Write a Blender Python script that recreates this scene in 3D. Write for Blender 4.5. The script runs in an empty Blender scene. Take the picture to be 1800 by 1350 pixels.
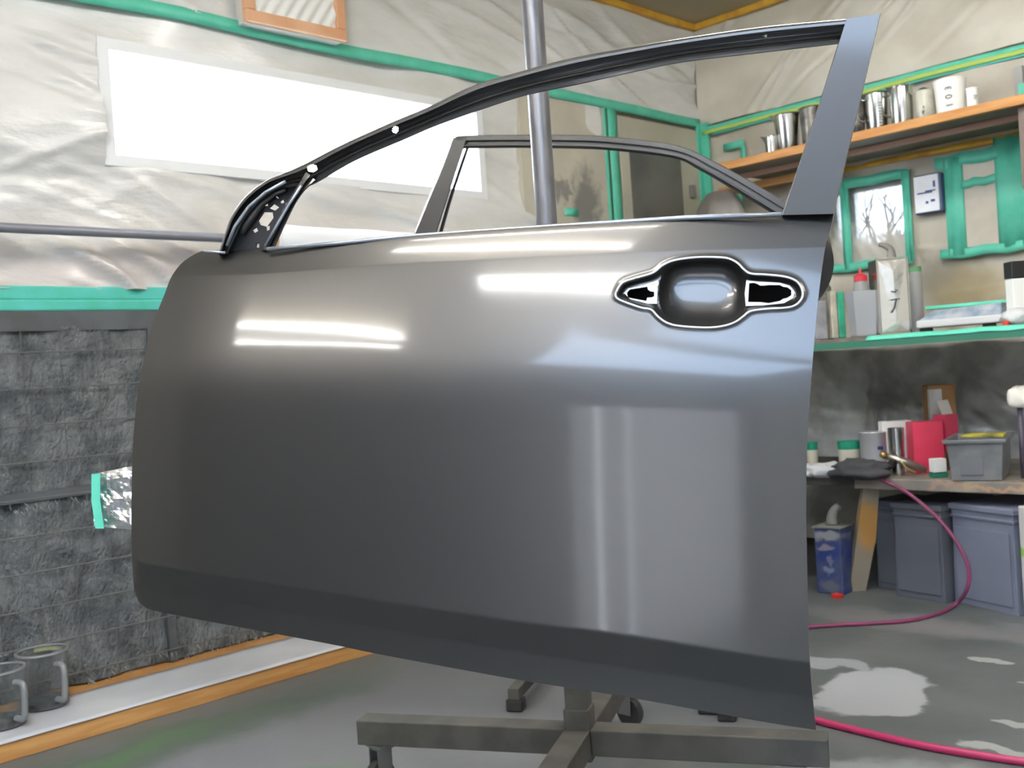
import bpy, bmesh, math, random
import numpy as np
from mathutils import Vector, Matrix, noise
from mathutils.geometry import delaunay_2d_cdt

random.seed(7)
scene = bpy.context.scene
COL = scene.collection

# ------------------------------------------------------------------ camera
FPX = 1800.0
AZ, PITCH, ROLL = math.radians(135.8), math.radians(0.70), math.radians(3.81)
CAMH = 1.0
F0 = Vector((math.cos(AZ), math.sin(AZ), 0)); R0 = Vector((F0.y, -F0.x, 0)); ZZ = Vector((0, 0, 1))
CF = F0*math.cos(PITCH) - ZZ*math.sin(PITCH)
U_ = ZZ*math.cos(PITCH) + F0*math.sin(PITCH)
CU = U_*math.cos(ROLL) + R0*math.sin(ROLL)
CR = R0*math.cos(ROLL) - U_*math.sin(ROLL)
CAM = Vector((0, 0, CAMH))
cd = bpy.data.cameras.new('camera'); cam = bpy.data.objects.new('camera', cd); COL.objects.link(cam)
cd.sensor_width = 36; cd.lens = 36.0; cd.clip_start = 0.05; cd.clip_end = 200
M = Matrix((CR, CU, -CF)).transposed().to_4x4(); M.translation = CAM
cam.matrix_world = M
cd.dof.use_dof = True; cd.dof.focus_distance = 1.62; cd.dof.aperture_fstop = 9.0
scene.camera = cam

# ------------------------------------------------------------------ light, exposure
scene.view_settings.view_transform = 'Standard'; scene.view_settings.look = 'None'
scene.view_settings.gamma = 1.0; scene.view_settings.exposure = 1.5
scene.view_settings.use_curve_mapping = False
WORLD_STRENGTH = 8.0
TUBE_STRENGTH = 42.0
wd = bpy.data.worlds.new('sky'); scene.world = wd; wd.use_nodes = True
bg = wd.node_tree.nodes['Background']; bg.inputs[0].default_value = (0.86, 0.93, 1.0, 1); bg.inputs[1].default_value = WORLD_STRENGTH

# room size
XL, YB, XR, YF, ZC = -3.52, 5.10, 3.0, -3.2, 2.95
# twin tube fixtures: (x, y, rotation about z); last two added as fill light
LAMPS = [(-1.85, -1.75, 0.0), (-1.15, 0.35, 0.0), (-0.36, -0.80, 0.36), (1.6, 1.8, 0.0), (-1.3, 2.6, 0.0)]

# ------------------------------------------------------------------ pixel -> point on a real plane
def ray(px, py): return CF + CR*((px-900)/FPX) - CU*((py-675)/FPX)
def hit(px, py, ax, v):
    d = ray(px, py); t = (v-CAM[ax])/d[ax]; return CAM + d*t
def onL(px, py, x=XL): return hit(px, py, 0, x)
def onB(px, py, y=YB): return hit(px, py, 1, y)
def onZ(px, py, z=0.0): return hit(px, py, 2, z)
def dep(p): return (Vector(p)-CAM).dot(CF)

# ------------------------------------------------------------------ materials
def lin(c):
    o = []
    for v in c[:3]:
        v = v/255.0
        o.append(v/12.92 if v <= 0.04045 else ((v+0.055)/1.055)**2.4)
    return (o[0], o[1], o[2], 1)
def mat(name, c, rough=0.6, metal=0.0, c2=None, scale=8.0, bump=0.0, bscale=40.0, coat=0.0, spec=0.5, detail=4, stretch=None,
        lo=0.4, hi=0.6, trans=0.0, alpha=1.0, blobs=None, coord='Object', coatr=0.1):
    m = bpy.data.materials.new(name); m.use_nodes = True
    nt = m.node_tree; b = nt.nodes['Principled BSDF']
    b.inputs['Base Color'].default_value = lin(c); b.inputs['Roughness'].default_value = rough
    b.inputs['Metallic'].default_value = metal; b.inputs['Specular IOR Level'].default_value = spec
    b.inputs['Coat Weight'].default_value = coat; b.inputs['Coat Roughness'].default_value = coatr
    b.inputs['Transmission Weight'].default_value = trans; b.inputs['Alpha'].default_value = alpha
    tc = nt.nodes.new('ShaderNodeTexCoord'); vec = tc.outputs[coord]
    if stretch:
        mp = nt.nodes.new('ShaderNodeMapping'); mp.inputs['Scale'].default_value = stretch[:3]
        if len(stretch) > 3: mp.inputs['Rotation'].default_value = stretch[3:]
        nt.links.new(vec, mp.inputs[0]); svec = mp.outputs[0]
    else: svec = vec
    last = None
    if c2:
        n = nt.nodes.new('ShaderNodeTexNoise'); n.inputs['Scale'].default_value = scale; n.inputs['Detail'].default_value = detail
        nt.links.new(svec, n.inputs['Vector'])
        r = nt.nodes.new('ShaderNodeValToRGB'); r.color_ramp.elements[0].position = lo; r.color_ramp.elements[1].position = hi
        r.color_ramp.elements[0].color = lin(c); r.color_ramp.elements[1].color = lin(c2)
        nt.links.new(n.outputs['Fac'], r.inputs[0]); last = r.outputs[0]
    if blobs:
        dn = nt.nodes.new('ShaderNodeTexNoise'); dn.inputs['Scale'].default_value = blobs[0]; dn.inputs['Detail'].default_value = 5
        nt.links.new(vec, dn.inputs['Vector'])
        sb = nt.nodes.new('ShaderNodeVectorMath'); sb.operation = 'SUBTRACT'; sb.inputs[1].default_value = (0.5, 0.5, 0.5)
        nt.links.new(dn.outputs['Color'], sb.inputs[0])
        sc = nt.nodes.new('ShaderNodeVectorMath'); sc.operation = 'SCALE'; sc.inputs['Scale'].default_value = blobs[1]
        nt.links.new(sb.outputs[0], sc.inputs[0])
        ad = nt.nodes.new('ShaderNodeVectorMath'); ad.operation = 'ADD'
        nt.links.new(vec, ad.inputs[0]); nt.links.new(sc.outputs[0], ad.inputs[1])
        for (p, rad, colr, soft, amt) in blobs[2]:
            mp = nt.nodes.new('ShaderNodeVectorMath'); mp.operation = 'SUBTRACT'; mp.inputs[1].default_value = p
            nt.links.new(ad.outputs[0], mp.inputs[0])
            dv = nt.nodes.new('ShaderNodeVectorMath'); dv.operation = 'DIVIDE'; dv.inputs[1].default_value = rad
            nt.links.new(mp.outputs[0], dv.inputs[0])
            ln = nt.nodes.new('ShaderNodeVectorMath'); ln.operation = 'LENGTH'; nt.links.new(dv.outputs[0], ln.inputs[0])
            mr = nt.nodes.new('ShaderNodeMapRange'); mr.inputs['From Min'].default_value = 1+soft; mr.inputs['From Max'].default_value = 1-soft
            mr.inputs['To Max'].default_value = amt
            nt.links.new(ln.outputs['Value'], mr.inputs['Value'])
            mx = nt.nodes.new('ShaderNodeMix'); mx.data_type = 'RGBA'
            nt.links.new(mr.outputs[0], mx.inputs['Factor'])
            if last: nt.links.new(last, mx.inputs['A'])
            else: mx.inputs['A'].default_value = lin(c)
            mx.inputs['B'].default_value = lin(colr); mr.interpolation_type = 'SMOOTHSTEP'; last = mx.outputs['Result']
    if last: nt.links.new(last, b.inputs['Base Color'])
    if bump:
        n2 = nt.nodes.new('ShaderNodeTexNoise'); n2.inputs['Scale'].default_value = bscale; n2.inputs['Detail'].default_value = 5
        nt.links.new(svec, n2.inputs['Vector'])
        bp = nt.nodes.new('ShaderNodeBump'); bp.inputs['Strength'].default_value = bump; bp.inputs['Distance'].default_value = 0.02
        nt.links.new(n2.outputs['Fac'], bp.inputs['Height']); nt.links.new(bp.outputs[0], b.inputs['Normal'])
    return m
def emis(name, c, s):
    m = bpy.data.materials.new(name); m.use_nodes = True; nt = m.node_tree; nt.nodes.clear()
    o = nt.nodes.new('ShaderNodeOutputMaterial'); e = nt.nodes.new('ShaderNodeEmission')
    e.inputs[0].default_value = (*c, 1); e.inputs[1].default_value = s; nt.links.new(e.outputs[0], o.inputs[0]); return m

TEAL = mat('teal_tape', (104, 204, 178), 0.5, c2=(84, 190, 162), scale=14, lo=.3, hi=.7)
TEALB = mat('blue_green_tape', (88, 190, 184), 0.5, c2=(70, 176, 150), scale=9, lo=.3, hi=.7)
LIME = mat('lime_tape', (176, 204, 108), 0.5)
YEL = mat('yellow_tape', (222, 176, 62), 0.5, c2=(205, 150, 60), scale=10)
FILM = mat('film', (219, 219, 218), 0.36, c2=(208, 207, 204), scale=2.2, spec=0.8, bump=0.3, bscale=12, stretch=(1, 1, 2.8, .3, 0, 0), coat=.35, coatr=.2,
   blobs=(3, .25, [((-3.52, 1.0, 1.44), (1, 1.6, .085), (184, 174, 170), .5, .75), ((-3.52, 2.6, 1.60), (1, 1.2, .10), (202, 196, 190), .6, .7)]))
FILMW = mat('film_warm', (208, 203, 189), 0.38, c2=(194, 188, 174), scale=3, spec=0.7, bump=0.25, bscale=10, coat=.25, coatr=.25)
FILMD = mat('film_dusty', (200, 200, 196), 0.38, coat=.4, coatr=.2, c2=(158, 157, 152), scale=5, spec=0.5, bump=0.4, bscale=10)
FRAMEW = mat('window_paint', (228, 230, 232), 0.5)
PAINT = mat('door_paint', (78, 77, 76), 0.40, metal=0.85, coat=0.5, coatr=0.08, spec=0.3)
PAINTD = mat('door_inner', (48, 48, 51), 0.34, metal=0.4, coat=0.2)
BARE = mat('bare_plate', (205, 208, 212), 0.35, metal=0.2)
STEEL = mat('stand_grey', (92, 90, 86), 0.6, c2=(78, 77, 74), scale=12, metal=0.1)
POLE = mat('pole_metal', (120, 120, 124), 0.38, metal=0.5, c2=(98, 98, 102), scale=10, stretch=(4, 4, .7))
RUBBER = mat('rubber', (38, 38, 40), 0.6, c2=(60, 60, 60), scale=20)
ZINC = mat('zinc', (150, 150, 150), 0.35, metal=0.8)
WOOD = mat('orange_wood', (194, 146, 90), 0.5, c2=(176, 126, 72), scale=5, stretch=(1, 1, 9))
WOODX = mat('shelf_wood', (200, 146, 86), 0.5, c2=(184, 126, 66), scale=4, stretch=(1, 9, 9))
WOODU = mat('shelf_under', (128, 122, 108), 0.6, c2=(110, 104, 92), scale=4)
CHROME = mat('stainless', (205, 205, 202), 0.16, metal=1.0)
STAINED = mat('stained_metal', (120, 116, 108), 0.35, metal=0.6, c2=(60, 58, 56), scale=16)
BLACK = mat('black', (24, 24, 26), 0.5)
WHITE = mat('white_card', (228, 228, 224), 0.6)
FOIL = mat('foil', (232, 232, 234), 0.32, metal=1.0, bump=0.25, bscale=22)
PAPER = mat('paper', (196, 197, 201), 0.6, c2=(182, 184, 190), scale=3)

# ------------------------------------------------------------------ mesh helpers
class MB:
    def __init__(s): s.v = []; s.f = []
    def add(s, vs, fs):
        n = len(s.v); s.v += [Vector(v) for v in vs]; s.f += [tuple(i+n for i in f) for f in fs]; return s
    def box(s, a, b, rot=None, pivot=None):
        x0, y0, z0 = a; x1, y1, z1 = b
        vs = [Vector(p) for p in ((x0,y0,z0),(x1,y0,z0),(x1,y1,z0),(x0,y1,z0),(x0,y0,z1),(x1,y0,z1),(x1,y1,z1),(x0,y1,z1))]
        if rot is not None:
            pv = Vector(pivot) if pivot is not None else Vector((0,0,0))
            R = rot if isinstance(rot, Matrix) else Matrix.Rotation(rot, 3, 'Z')
            vs = [R @ (v-pv) + pv for v in vs]
        return s.add(vs, [(0,3,2,1),(4,5,6,7),(0,1,5,4),(1,2,6,5),(2,3,7,6),(3,0,4,7)])
    def obox(s, c, ex, ey, ez, sx, sy, sz):
        c = Vector(c); vs = []
        for k in (-.5, .5):
            for (i, j) in ((-.5,-.5),(.5,-.5),(.5,.5),(-.5,.5)):
                vs.append(c + ex*sx*i + ey*sy*j + ez*sz*k)
        return s.add(vs, [(0,3,2,1),(4,5,6,7),(0,1,5,4),(1,2,6,5),(2,3,7,6),(3,0,4,7)])
    def tube(s, pts, r, seg=12, cap=True):
        pts = [Vector(p) for p in pts]; n = len(pts); rs = r if isinstance(r, (list, tuple)) else [r]*n
        base = len(s.v); prev = None
        for i, p in enumerate(pts):
            t = (pts[min(i+1, n-1)] - pts[max(i-1, 0)]).normalized()
            if prev is None:
                a = Vector((0,0,1)) if abs(t.z) < .9 else Vector((1,0,0)); u = t.cross(a).normalized()
            else: u = (prev - t*prev.dot(t)).normalized()
            prev = u; w = t.cross(u)
            for k in range(seg):
                an = 2*math.pi*k/seg; s.v.append(p + (u*math.cos(an) + w*math.sin(an))*rs[i])
        for i in range(n-1):
            for k in range(seg):
                a = base+i*seg+k; b = base+i*seg+(k+1) % seg
                s.f.append((a, b, b+seg, a+seg))
        if cap:
            s.f.append(tuple(base+k for k in range(seg))[::-1]); s.f.append(tuple(base+(n-1)*seg+k for k in range(seg)))
        return s
    def lathe(s, c, prof, seg=24, sx=1, sy=1):
        c = Vector(c); base = len(s.v)
        for (r, z) in prof:
            for k in range(seg):
                a = 2*math.pi*k/seg; s.v.append(c + Vector((r*math.cos(a)*sx, r*math.sin(a)*sy, z)))
        for i in range(len(prof)-1):
            for k in range(seg):
                a = base+i*seg+k; b = base+i*seg+(k+1) % seg; s.f.append((a, b, b+seg, a+seg))
        return s
    def grid(s, P, ni, nj, keep=None):
        base = len(s.v)
        for i in range(ni):
            for j in range(nj): s.v.append(Vector(P(i, j)))
        for i in range(ni-1):
            for j in range(nj-1):
                if keep is None or keep(i, j): 
                    a = base+i*nj+j; s.f.append((a, a+1, a+nj+1, a+nj))
        return s
    def prism(s, poly, ext):
        n = len(poly); ext = Vector(ext)
        vs = [Vector(p) for p in poly] + [Vector(p)+ext for p in poly]
        fs = [tuple(range(n))[::-1], tuple(range(n, 2*n))] + [(i, (i+1) % n, (i+1) % n+n, i+n) for i in range(n)]
        return s.add(vs, fs)

def build(mb, name, m, parent=None, smooth=False, bevel=0, auto=None, solid=0, clean=False):
    off = parent['_loc'] if parent is not None else (0, 0, 0)
    off = Vector(off)
    me = bpy.data.meshes.new(name); me.from_pydata([tuple(v-off) for v in mb.v], [], mb.f)
    if clean:
        bm = bmesh.new(); bm.from_mesh(me); bmesh.ops.remove_doubles(bm, verts=bm.verts, dist=1e-5)
        loose = [v for v in bm.verts if not v.link_faces]; bmesh.ops.delete(bm, geom=loose, context='VERTS')
        bmesh.ops.recalc_face_normals(bm, faces=bm.faces); bm.to_mesh(me); bm.free()
    me.validate(); me.materials.append(m)
    o = bpy.data.objects.new(name, me); COL.objects.link(o)
    if parent is not None: o.parent = parent
    if smooth:
        me.shade_smooth()
        if auto is not None: me.set_sharp_from_angle(angle=math.radians(auto))
    if bevel:
        md = o.modifiers.new('bevel', 'BEVEL'); md.width = bevel; md.segments = 2; md.limit_method = 'ANGLE'
    if solid:
        md = o.modifiers.new('solid', 'SOLIDIFY'); md.thickness = solid; md.offset = 0
    return o
def setloc(o, loc): o['_loc'] = tuple(loc)
def thing(name, label, cat, loc, group=None):
    o = bpy.data.objects.new(name, None); COL.objects.link(o); o.location = loc; o.empty_display_size = .05
    o['label'] = label; o['category'] = cat; o['_loc'] = tuple(loc)
    if group: o['group'] = group
    return o
def sub(mb, name, m, parent, **k):       # sub-part under a part mesh: both carry the thing's location
    root = parent.parent
    parent['_loc'] = (0, 0, 0)
    fake = root['_loc']
    mb.v = [v-Vector(fake) for v in mb.v]
    o = build(mb, name, m, parent, **k)
    return o
def tag(o, label, cat, group=None, kind=None):
    o['label'] = label; o['category'] = cat
    if group: o['group'] = group
    if kind: o['kind'] = kind
    return o
def struct(mb, name, m, **k):
    o = build(mb, name, m, **k); o['kind'] = 'structure'; return o
def rectL(y0, y1, z0, z1, x0, x1): return MB().box((x0, y0, z0), (x1, y1, z1))

def spline(pts, n, key=None):
    # Catmull-Rom through pts, resampled at n even positions of chord length
    P = [Vector(p) for p in pts]; out = []; L = [0]
    dense = []
    for i in range(len(P)-1):
        p0 = P[max(i-1, 0)]; p1 = P[i]; p2 = P[i+1]; p3 = P[min(i+2, len(P)-1)]
        for k in range(24):
            t = k/24
            dense.append(0.5*((2*p1)+(p2-p0)*t+(2*p0-5*p1+4*p2-p3)*t*t+(3*p1-p0-3*p2+p3)*t**3))
    dense.append(P[-1])
    for i in range(1, len(dense)): L.append(L[-1]+(dense[i]-dense[i-1]).length)
    j = 0
    for k in range(n):
        s = L[-1]*k/(n-1)
        while j < len(L)-2 and L[j+1] < s: j += 1
        t = (s-L[j])/max(L[j+1]-L[j], 1e-9); out.append(dense[j].lerp(dense[j+1], min(t, 1)))
    return out
def curve_at(pts, axis, n=600):
    s = spline([(p[0], p[1], 0) for p in pts], n)
    a = np.array([q[axis] for q in s]); b = np.array([q[1-axis] for q in s])
    if a[0] > a[-1]: a, b = a[::-1], b[::-1]
    return lambda t: float(np.interp(t, a, b))

# ================================================================== SETTING
FLOORM = mat('floor_paint', (84, 90, 89), 0.5, c2=(104, 106, 107), scale=2.6, lo=.35, hi=.7, bump=0.05, bscale=30, spec=0.4, detail=9,
  blobs=(5.0, 0.34, [
    ((-2.3, 1.6, 0), (.70, 1.0, 1), (122, 123, 129), .5, .85),
    ((-1.9, 1.2, 0), (.5, .35, 1), (136, 137, 140), .5, .7),
    ((-2.85, 1.1, 0), (.14, .9, 1), (84, 98, 86), .5, .8),
    ((-2.86, 1.15, 0), (.05, .30, 1), (88, 116, 84), .7, .7),
    ((-2.18, 1.30, 0), (.14, .20, 1), (92, 126, 88), .5, .8),
    ((-2.6, 2.7, 0), (.5, .5, 1), (122, 122, 126), .5, .7),
    ((-1.9, 2.3, 0), (.40, .30, 1), (116, 118, 124), .4, .7),
    ((-1.42, 2.80, 0), (.16, .25, 1), (158, 160, 164), .08, .95),
    ((-1.66, 2.95, 0), (.12, .05, 1), (146, 148, 152), .15, .9),
    ((-1.02, 2.05, 0), (.36, .3, 1), (138, 142, 142), .12, .85),
    ((-1.25, 3.6, 0), (.5, .10, 1), (128, 126, 128), .4, .6),
    ((-1.75, 3.55, 0), (.5, .10, 1), (130, 126, 128), .4, .6),
    ((-0.92, 2.50, 0), (.12, .05, 1), (160, 162, 160), .1, .9),
    ((-1.30, 3.25, 0), (.045, .03, 1), (164, 166, 162), .1, .9),
    ((-1.10, 3.10, 0), (.05, .02, 1), (164, 166, 162), .1, .9),
    ((-1.02, 2.78, 0), (.06, .025, 1), (160, 162, 158), .1, .9),
    ((-0.80, 2.75, 0), (.05, .02, 1), (160, 162, 158), .1, .9)]))
struct(MB().box((XL-.2, YF-.2, -.1), (XR+.2, YB+.2, 0)), 'floor', FLOORM)
CEILM = mat('ceiling_board', (178, 166, 138), 0.6, c2=(166, 154, 126), scale=2)
ADDED_SKY = [(-.30, 2.3, -2.35, -1.18), (.24, 2.3, -1.10, -.22)]  # unseen skylights, added for the bluish reflection on the car door
cb = MB()
for (x0, x1, y0, y1) in ((XL-.2, ADDED_SKY[0][0], YF-.2, YB+.2), (ADDED_SKY[0][1], XR+.2, YF-.2, YB+.2), (ADDED_SKY[0][0], ADDED_SKY[0][1], YF-.2, ADDED_SKY[0][2]), (ADDED_SKY[0][0], ADDED_SKY[1][0], ADDED_SKY[0][3], YB+.2), (ADDED_SKY[1][0], ADDED_SKY[1][1], ADDED_SKY[0][3], ADDED_SKY[1][2]), (ADDED_SKY[1][0], ADDED_SKY[1][1], ADDED_SKY[1][3], YB+.2)):
    cb.box((x0, y0, ZC), (x1, y1, ZC+.1))
struct(cb, 'ceiling', CEILM)
WALLM = mat('wall_board', (196, 190, 176), 0.6, c2=(184, 176, 160), scale=3)
# openings (windows) : left wall y 1.54..3.28 z 1.84..2.22 ; back wall two panes
W1 = (1.542, 3.278, 1.842, 2.215)
wl = MB()
for (y0, y1, z0, z1) in ((YF-.2, W1[0], 0, ZC), (W1[1], YB+.2, 0, ZC), (W1[0], W1[1], 0, W1[2]), (W1[0], W1[1], W1[3], ZC)):
    wl.box((XL-.12, y0, z0), (XL, y1, z1))
struct(wl, 'wall_left', WALLM)
W2 = (-2.700, -2.285, 1.452, 1.838)
wb = MB()
for (x0, x1, z0, z1) in ((XL, W2[0], 0, ZC), (W2[1], XR+.2, 0, ZC), (W2[0], W2[1], 0, W2[2]), (W2[0], W2[1], W2[3], ZC)):
    wb.box((x0, YB, z0), (x1, YB+.12, z1))
struct(wb, 'wall_back', WALLM)
struct(MB().box((XR, YF-.2, 0), (XR+.12, YB, ZC)), 'wall_right', WALLM)
# wall behind the camera with a doorway open to daylight
D1 = (0.42, 2.7, 0.0, 1.78)
wf = MB()
for (x0, x1, z0, z1) in ((XL, D1[0], 0, ZC), (D1[1], XR, 0, ZC), (D1[0], D1[1], D1[3], ZC)):
    wf.box((x0, YF-.12, z0), (x1, YF, z1))
struct(wf, 'wall_front', mat('front_wall', (92, 92, 92), .7))

# window 1: painted frame and glass
w = MB(); fw = .040
y0, y1, z0, z1 = W1[0]+.004, W1[1]-.004, W1[2]+.004, W1[3]-.004
w.box((XL-.13, y0-fw, z0-fw), (XL+.034, y1+fw, z0)); w.box((XL-.13, y0-fw, z1), (XL+.034, y1+fw, z1+fw))
w.box((XL-.13, y0-fw, z0), (XL+.034, y0, z1)); w.box((XL-.13, y1, z0), (XL+.034, y1+fw, z1))
wo = struct(w, 'window_1', FRAMEW)
GLASS = bpy.data.materials.new('glass'); GLASS.use_nodes = True
nt = GLASS.node_tree; nt.nodes.clear(); o_ = nt.nodes.new('ShaderNodeOutputMaterial'); mx = nt.nodes.new('ShaderNodeMixShader')
tr = nt.nodes.new('ShaderNodeBsdfTransparent'); gl = nt.nodes.new('ShaderNodeBsdfGlossy'); gl.inputs['Roughness'].default_value = .05
mx.inputs[0].default_value = .06; nt.links.new(tr.outputs[0], mx.inputs[1]); nt.links.new(gl.outputs[0], mx.inputs[2]); nt.links.new(mx.outputs[0], o_.inputs[0])
wo['_loc'] = (0, 0, 0)
build(MB().box((XL-.05, y0, z0), (XL-.045, y1, z1)), 'pane', GLASS, wo)
# window 2: two panes behind film
x0, x1, z0, z1 = W2
w = MB(); w.box((x0, YB+.01, z0), (x1, YB+.06, z0+.02)); w.box((x0, YB+.01, z1-.02), (x1, YB+.06, z1)); xm = -2.597
w.box((xm-.02, YB+.01, z0), (xm+.02, YB+.06, z1)); w.box((x0, YB+.01, z0), (x0+.02, YB+.06, z1)); w.box((x1-.02, YB+.01, z0), (x1, YB+.06, z1))
wo2 = struct(w, 'window_2', FRAMEW); wo2['_loc'] = (0, 0, 0)
build(MB().box((x0, YB+.04, z0), (x1, YB+.045, z1)), 'pane', GLASS, wo2)
FROST = bpy.data.materials.new('added_sky_pane'); FROST.use_nodes = True; nt = FROST.node_tree; nt.nodes.clear()
o_ = nt.nodes.new('ShaderNodeOutputMaterial'); a_ = nt.nodes.new('ShaderNodeBsdfTranslucent'); a_.inputs[0].default_value = (.46, .57, .74, 1); nt.links.new(a_.outputs[0], o_.inputs[0])
for k, (x0, x1, y0, y1) in enumerate(ADDED_SKY):
    w = MB().box((x0, y0, ZC-.01), (x0+.04, y1, ZC+.09)); w.box((x1-.04, y0, ZC-.01), (x1, y1, ZC+.09)); w.box((x0+.04, y0, ZC-.01), (x1-.04, y0+.04, ZC+.09)); w.box((x0+.04, y1-.04, ZC-.01), (x1-.04, y1, ZC+.09))
    wo3 = struct(w, 'window_%d' % (3+k), FRAMEW); wo3['_loc'] = (0, 0, 0)  # both are the added skylights
    build(MB().grid(lambda i, j: (x0+(x1-x0)*i, y0+(y1-y0)*j, ZC+.05), 2, 2), 'pane', FROST, wo3)
# doorway: two hanging translucent curtain leaves
CURT = bpy.data.materials.new('curtain'); CURT.use_nodes = True; nt = CURT.node_tree; nt.nodes.clear()
o_ = nt.nodes.new('ShaderNodeOutputMaterial'); mx = nt.nodes.new('ShaderNodeMixShader'); a_ = nt.nodes.new('ShaderNodeBsdfTranslucent'); b_ = nt.nodes.new('ShaderNodeBsdfDiffuse')
a_.inputs[0].default_value = (.40, .385, .385, 1); b_.inputs[0].default_value = (.45, .45, .45, 1); mx.inputs[0].default_value = .5
nt.links.new(a_.outputs[0], mx.inputs[1]); nt.links.new(b_.outputs[0], mx.inputs[2]); nt.links.new(mx.outputs[0], o_.inputs[0])
x0, x1, z0, z1 = D1
c = MB()
for (ca, cb) in ((x0, .72), (.755, 1.09), (1.125, x1)):
    c.grid(lambda i, j: (ca+(cb-ca)*i/30, YF-.06+.02*math.sin(i*.9+ca*9), z0+.01+(z1-z0-.01)*j/2), 31, 3)
d1 = struct(c, 'door_1', CURT, smooth=True)

# ------------------------------------------------------------------ film covering the walls
def film(name, plane, a0, a1, z0, z1, m, label, folds, seed, holes=(), amp=.012, step=.015, base=.024, smoothf=True, group=None):
    rnd = random.Random(seed); na = int((a1-a0)/step)+1; nz = int((z1-z0)/step)+1
    A, Z_ = np.meshgrid(np.linspace(a0, a1, na), np.linspace(z0, z1, nz), indexing='ij')
    D = np.zeros_like(A)
    for (pa, pz, dx, dz, ln, wd_, h) in folds:
        l = math.hypot(dx, dz); ux, uz = dx/l, dz/l
        t = (A-pa)*ux + (Z_-pz)*uz; s = -(A-pa)*uz + (Z_-pz)*ux
        s = s + .02*np.sin(t*5+pa*3)
        D += h*np.exp(-(s/wd_)**2)*np.exp(-np.clip(np.abs(t-ln/2)/(ln/2), 0, 9)**4)
    for k in range(26):
        ph = rnd.uniform(0, 6.28); an = rnd.uniform(-.9, .9); fr = rnd.uniform(3, 14)
        D += amp/fr*1.6*np.sin(fr*(A*math.sin(an)+Z_*math.cos(an))*2+ph+1.3*np.sin(A*2.1+ph))
    D = np.maximum(D, -.018)
    def P(i, j):
        d = base+float(D[i, j])
        return (XL+d, A[i, j], Z_[i, j]) if plane == 'L' else (A[i, j], YB-d, Z_[i, j])
    def keep(i, j):
        a = A[i, j]+step/2; z = Z_[i, j]+step/2
        return not any(h[0] < a < h[1] and h[2] < z < h[3] for h in holes)
    mb = MB().grid(P, na, nz, keep)
    o = build(mb, name, m, smooth=True, clean=False)
    return tag(o, label, 'plastic sheet', group)
def rfolds(seed, n, a0, a1, z0, z1, ang, spread, ln=(.4, 1.4), w=(.010, .026), h=(-.015, .024)):
    r = random.Random(seed); out = []
    for k in range(n):
        an = ang + r.uniform(-spread, spread)
        out.append((r.uniform(a0, a1), r.uniform(z0, z1), math.cos(an), math.sin(an), r.uniform(*ln), r.uniform(*w), r.uniform(*h)))
    return out
hw = (W1[0]-.030, W1[1]+.030, W1[2]-.030, W1[3]+.030)
fl = rfolds(24, 22, -.2, 2.0, 1.40, 1.54, -.45, .12, ln=(.3, .7), w=(.012, .022), h=(.012, .034)) + rfolds(3, 60, -.2, 3.6, 1.4, 2.35, -.30, .25, w=(.010, .024), h=(-.012, .022)) + rfolds(4, 34, .2, 3.4, 1.40, 1.85, -.75, .3, ln=(.3, .8), w=(.010, .02), h=(-.012, .022)) + rfolds(14, 16, .5, 1.5, 1.6, 2.1, .25, .3, ln=(.2, .7), w=(.010, .018))
film('masking_film', 'L', -1.2, 4.15, 1.375, 2.372, FILM, 'pale masking film stretched round the bright window, from teal ledge to upper tape', fl, 11, holes=[hw])
fl = rfolds(5, 34, 0, 5, 2.4, 2.95, -.25, .3) + [(2.6, 2.80, 1, -.22, 1.6, .012, .02), (2.3, 2.9, 1, -.1, 2.6, .01, -.015)]
film('masking_film', 'L', -1.2, YB-.02, 2.40, ZC-.03, FILM, 'pale masking film between the upper teal tape and the ceiling, behind the pole', fl, 12)
fl = rfolds(6, 26, -3.4, 0, 2.3, 2.95, .75, .12, ln=(.6, 1.6), w=(.010, .02)) + [(-3.2, 2.35, 1, .72, 1.7, .008, .02), (-3.0, 2.33, 1, .62, 1.6, .008, -.02)]
film('masking_film', 'R', XL+.02, 1.5, 2.36, ZC-.03, FILMW, 'cream masking film above the lime tape line, creased up to the ceiling', fl, 13)
STAIN = mat('film_stained', (196, 189, 174), 0.42, c2=(178, 170, 156), scale=4, spec=0.5, bump=0.25, bscale=9,
   blobs=(9.0, .16, [((-2.12, YB, 1.28), (.15, 1, .14), (104, 100, 88), .8, .9), ((-2.0, YB, 1.24), (.20, 1, .12), (160, 144, 104), .7, .7), ((-1.9, YB, 1.14), (.2, 1, .06), (128, 120, 104), .6, .6), ((-2.5, YB, 1.2), (.3, 1, .14), (140, 136, 122), .7, .6)]))
w2h = (W2[0]-.01, W2[1]+.01, W2[2]-.01, W2[3]+.01)
film('masking_film', 'R', XL+.02, 1.5, 1.06, 2.30, STAIN, 'stained cream masking film round the small taped window, below the upper shelf', rfolds(8, 30, -3.3, -.9, 1.1, 2.2, -.7, .9, ln=(.2, .6), w=(.008, .016), h=(-.012, .014)), 14, holes=[w2h], step=.012)
film('masking_film', 'R', XL+.02, 1.5, .03, 1.0, FILMD, 'grey dusty masking film hanging behind the workbench, below the middle shelf', rfolds(9, 70, -2.6, -1.0, .45, .98, -.9, .8, ln=(.25, .7), w=(.012, .026), h=(-.03, .045)), 15, base=.30, amp=.03)

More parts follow.
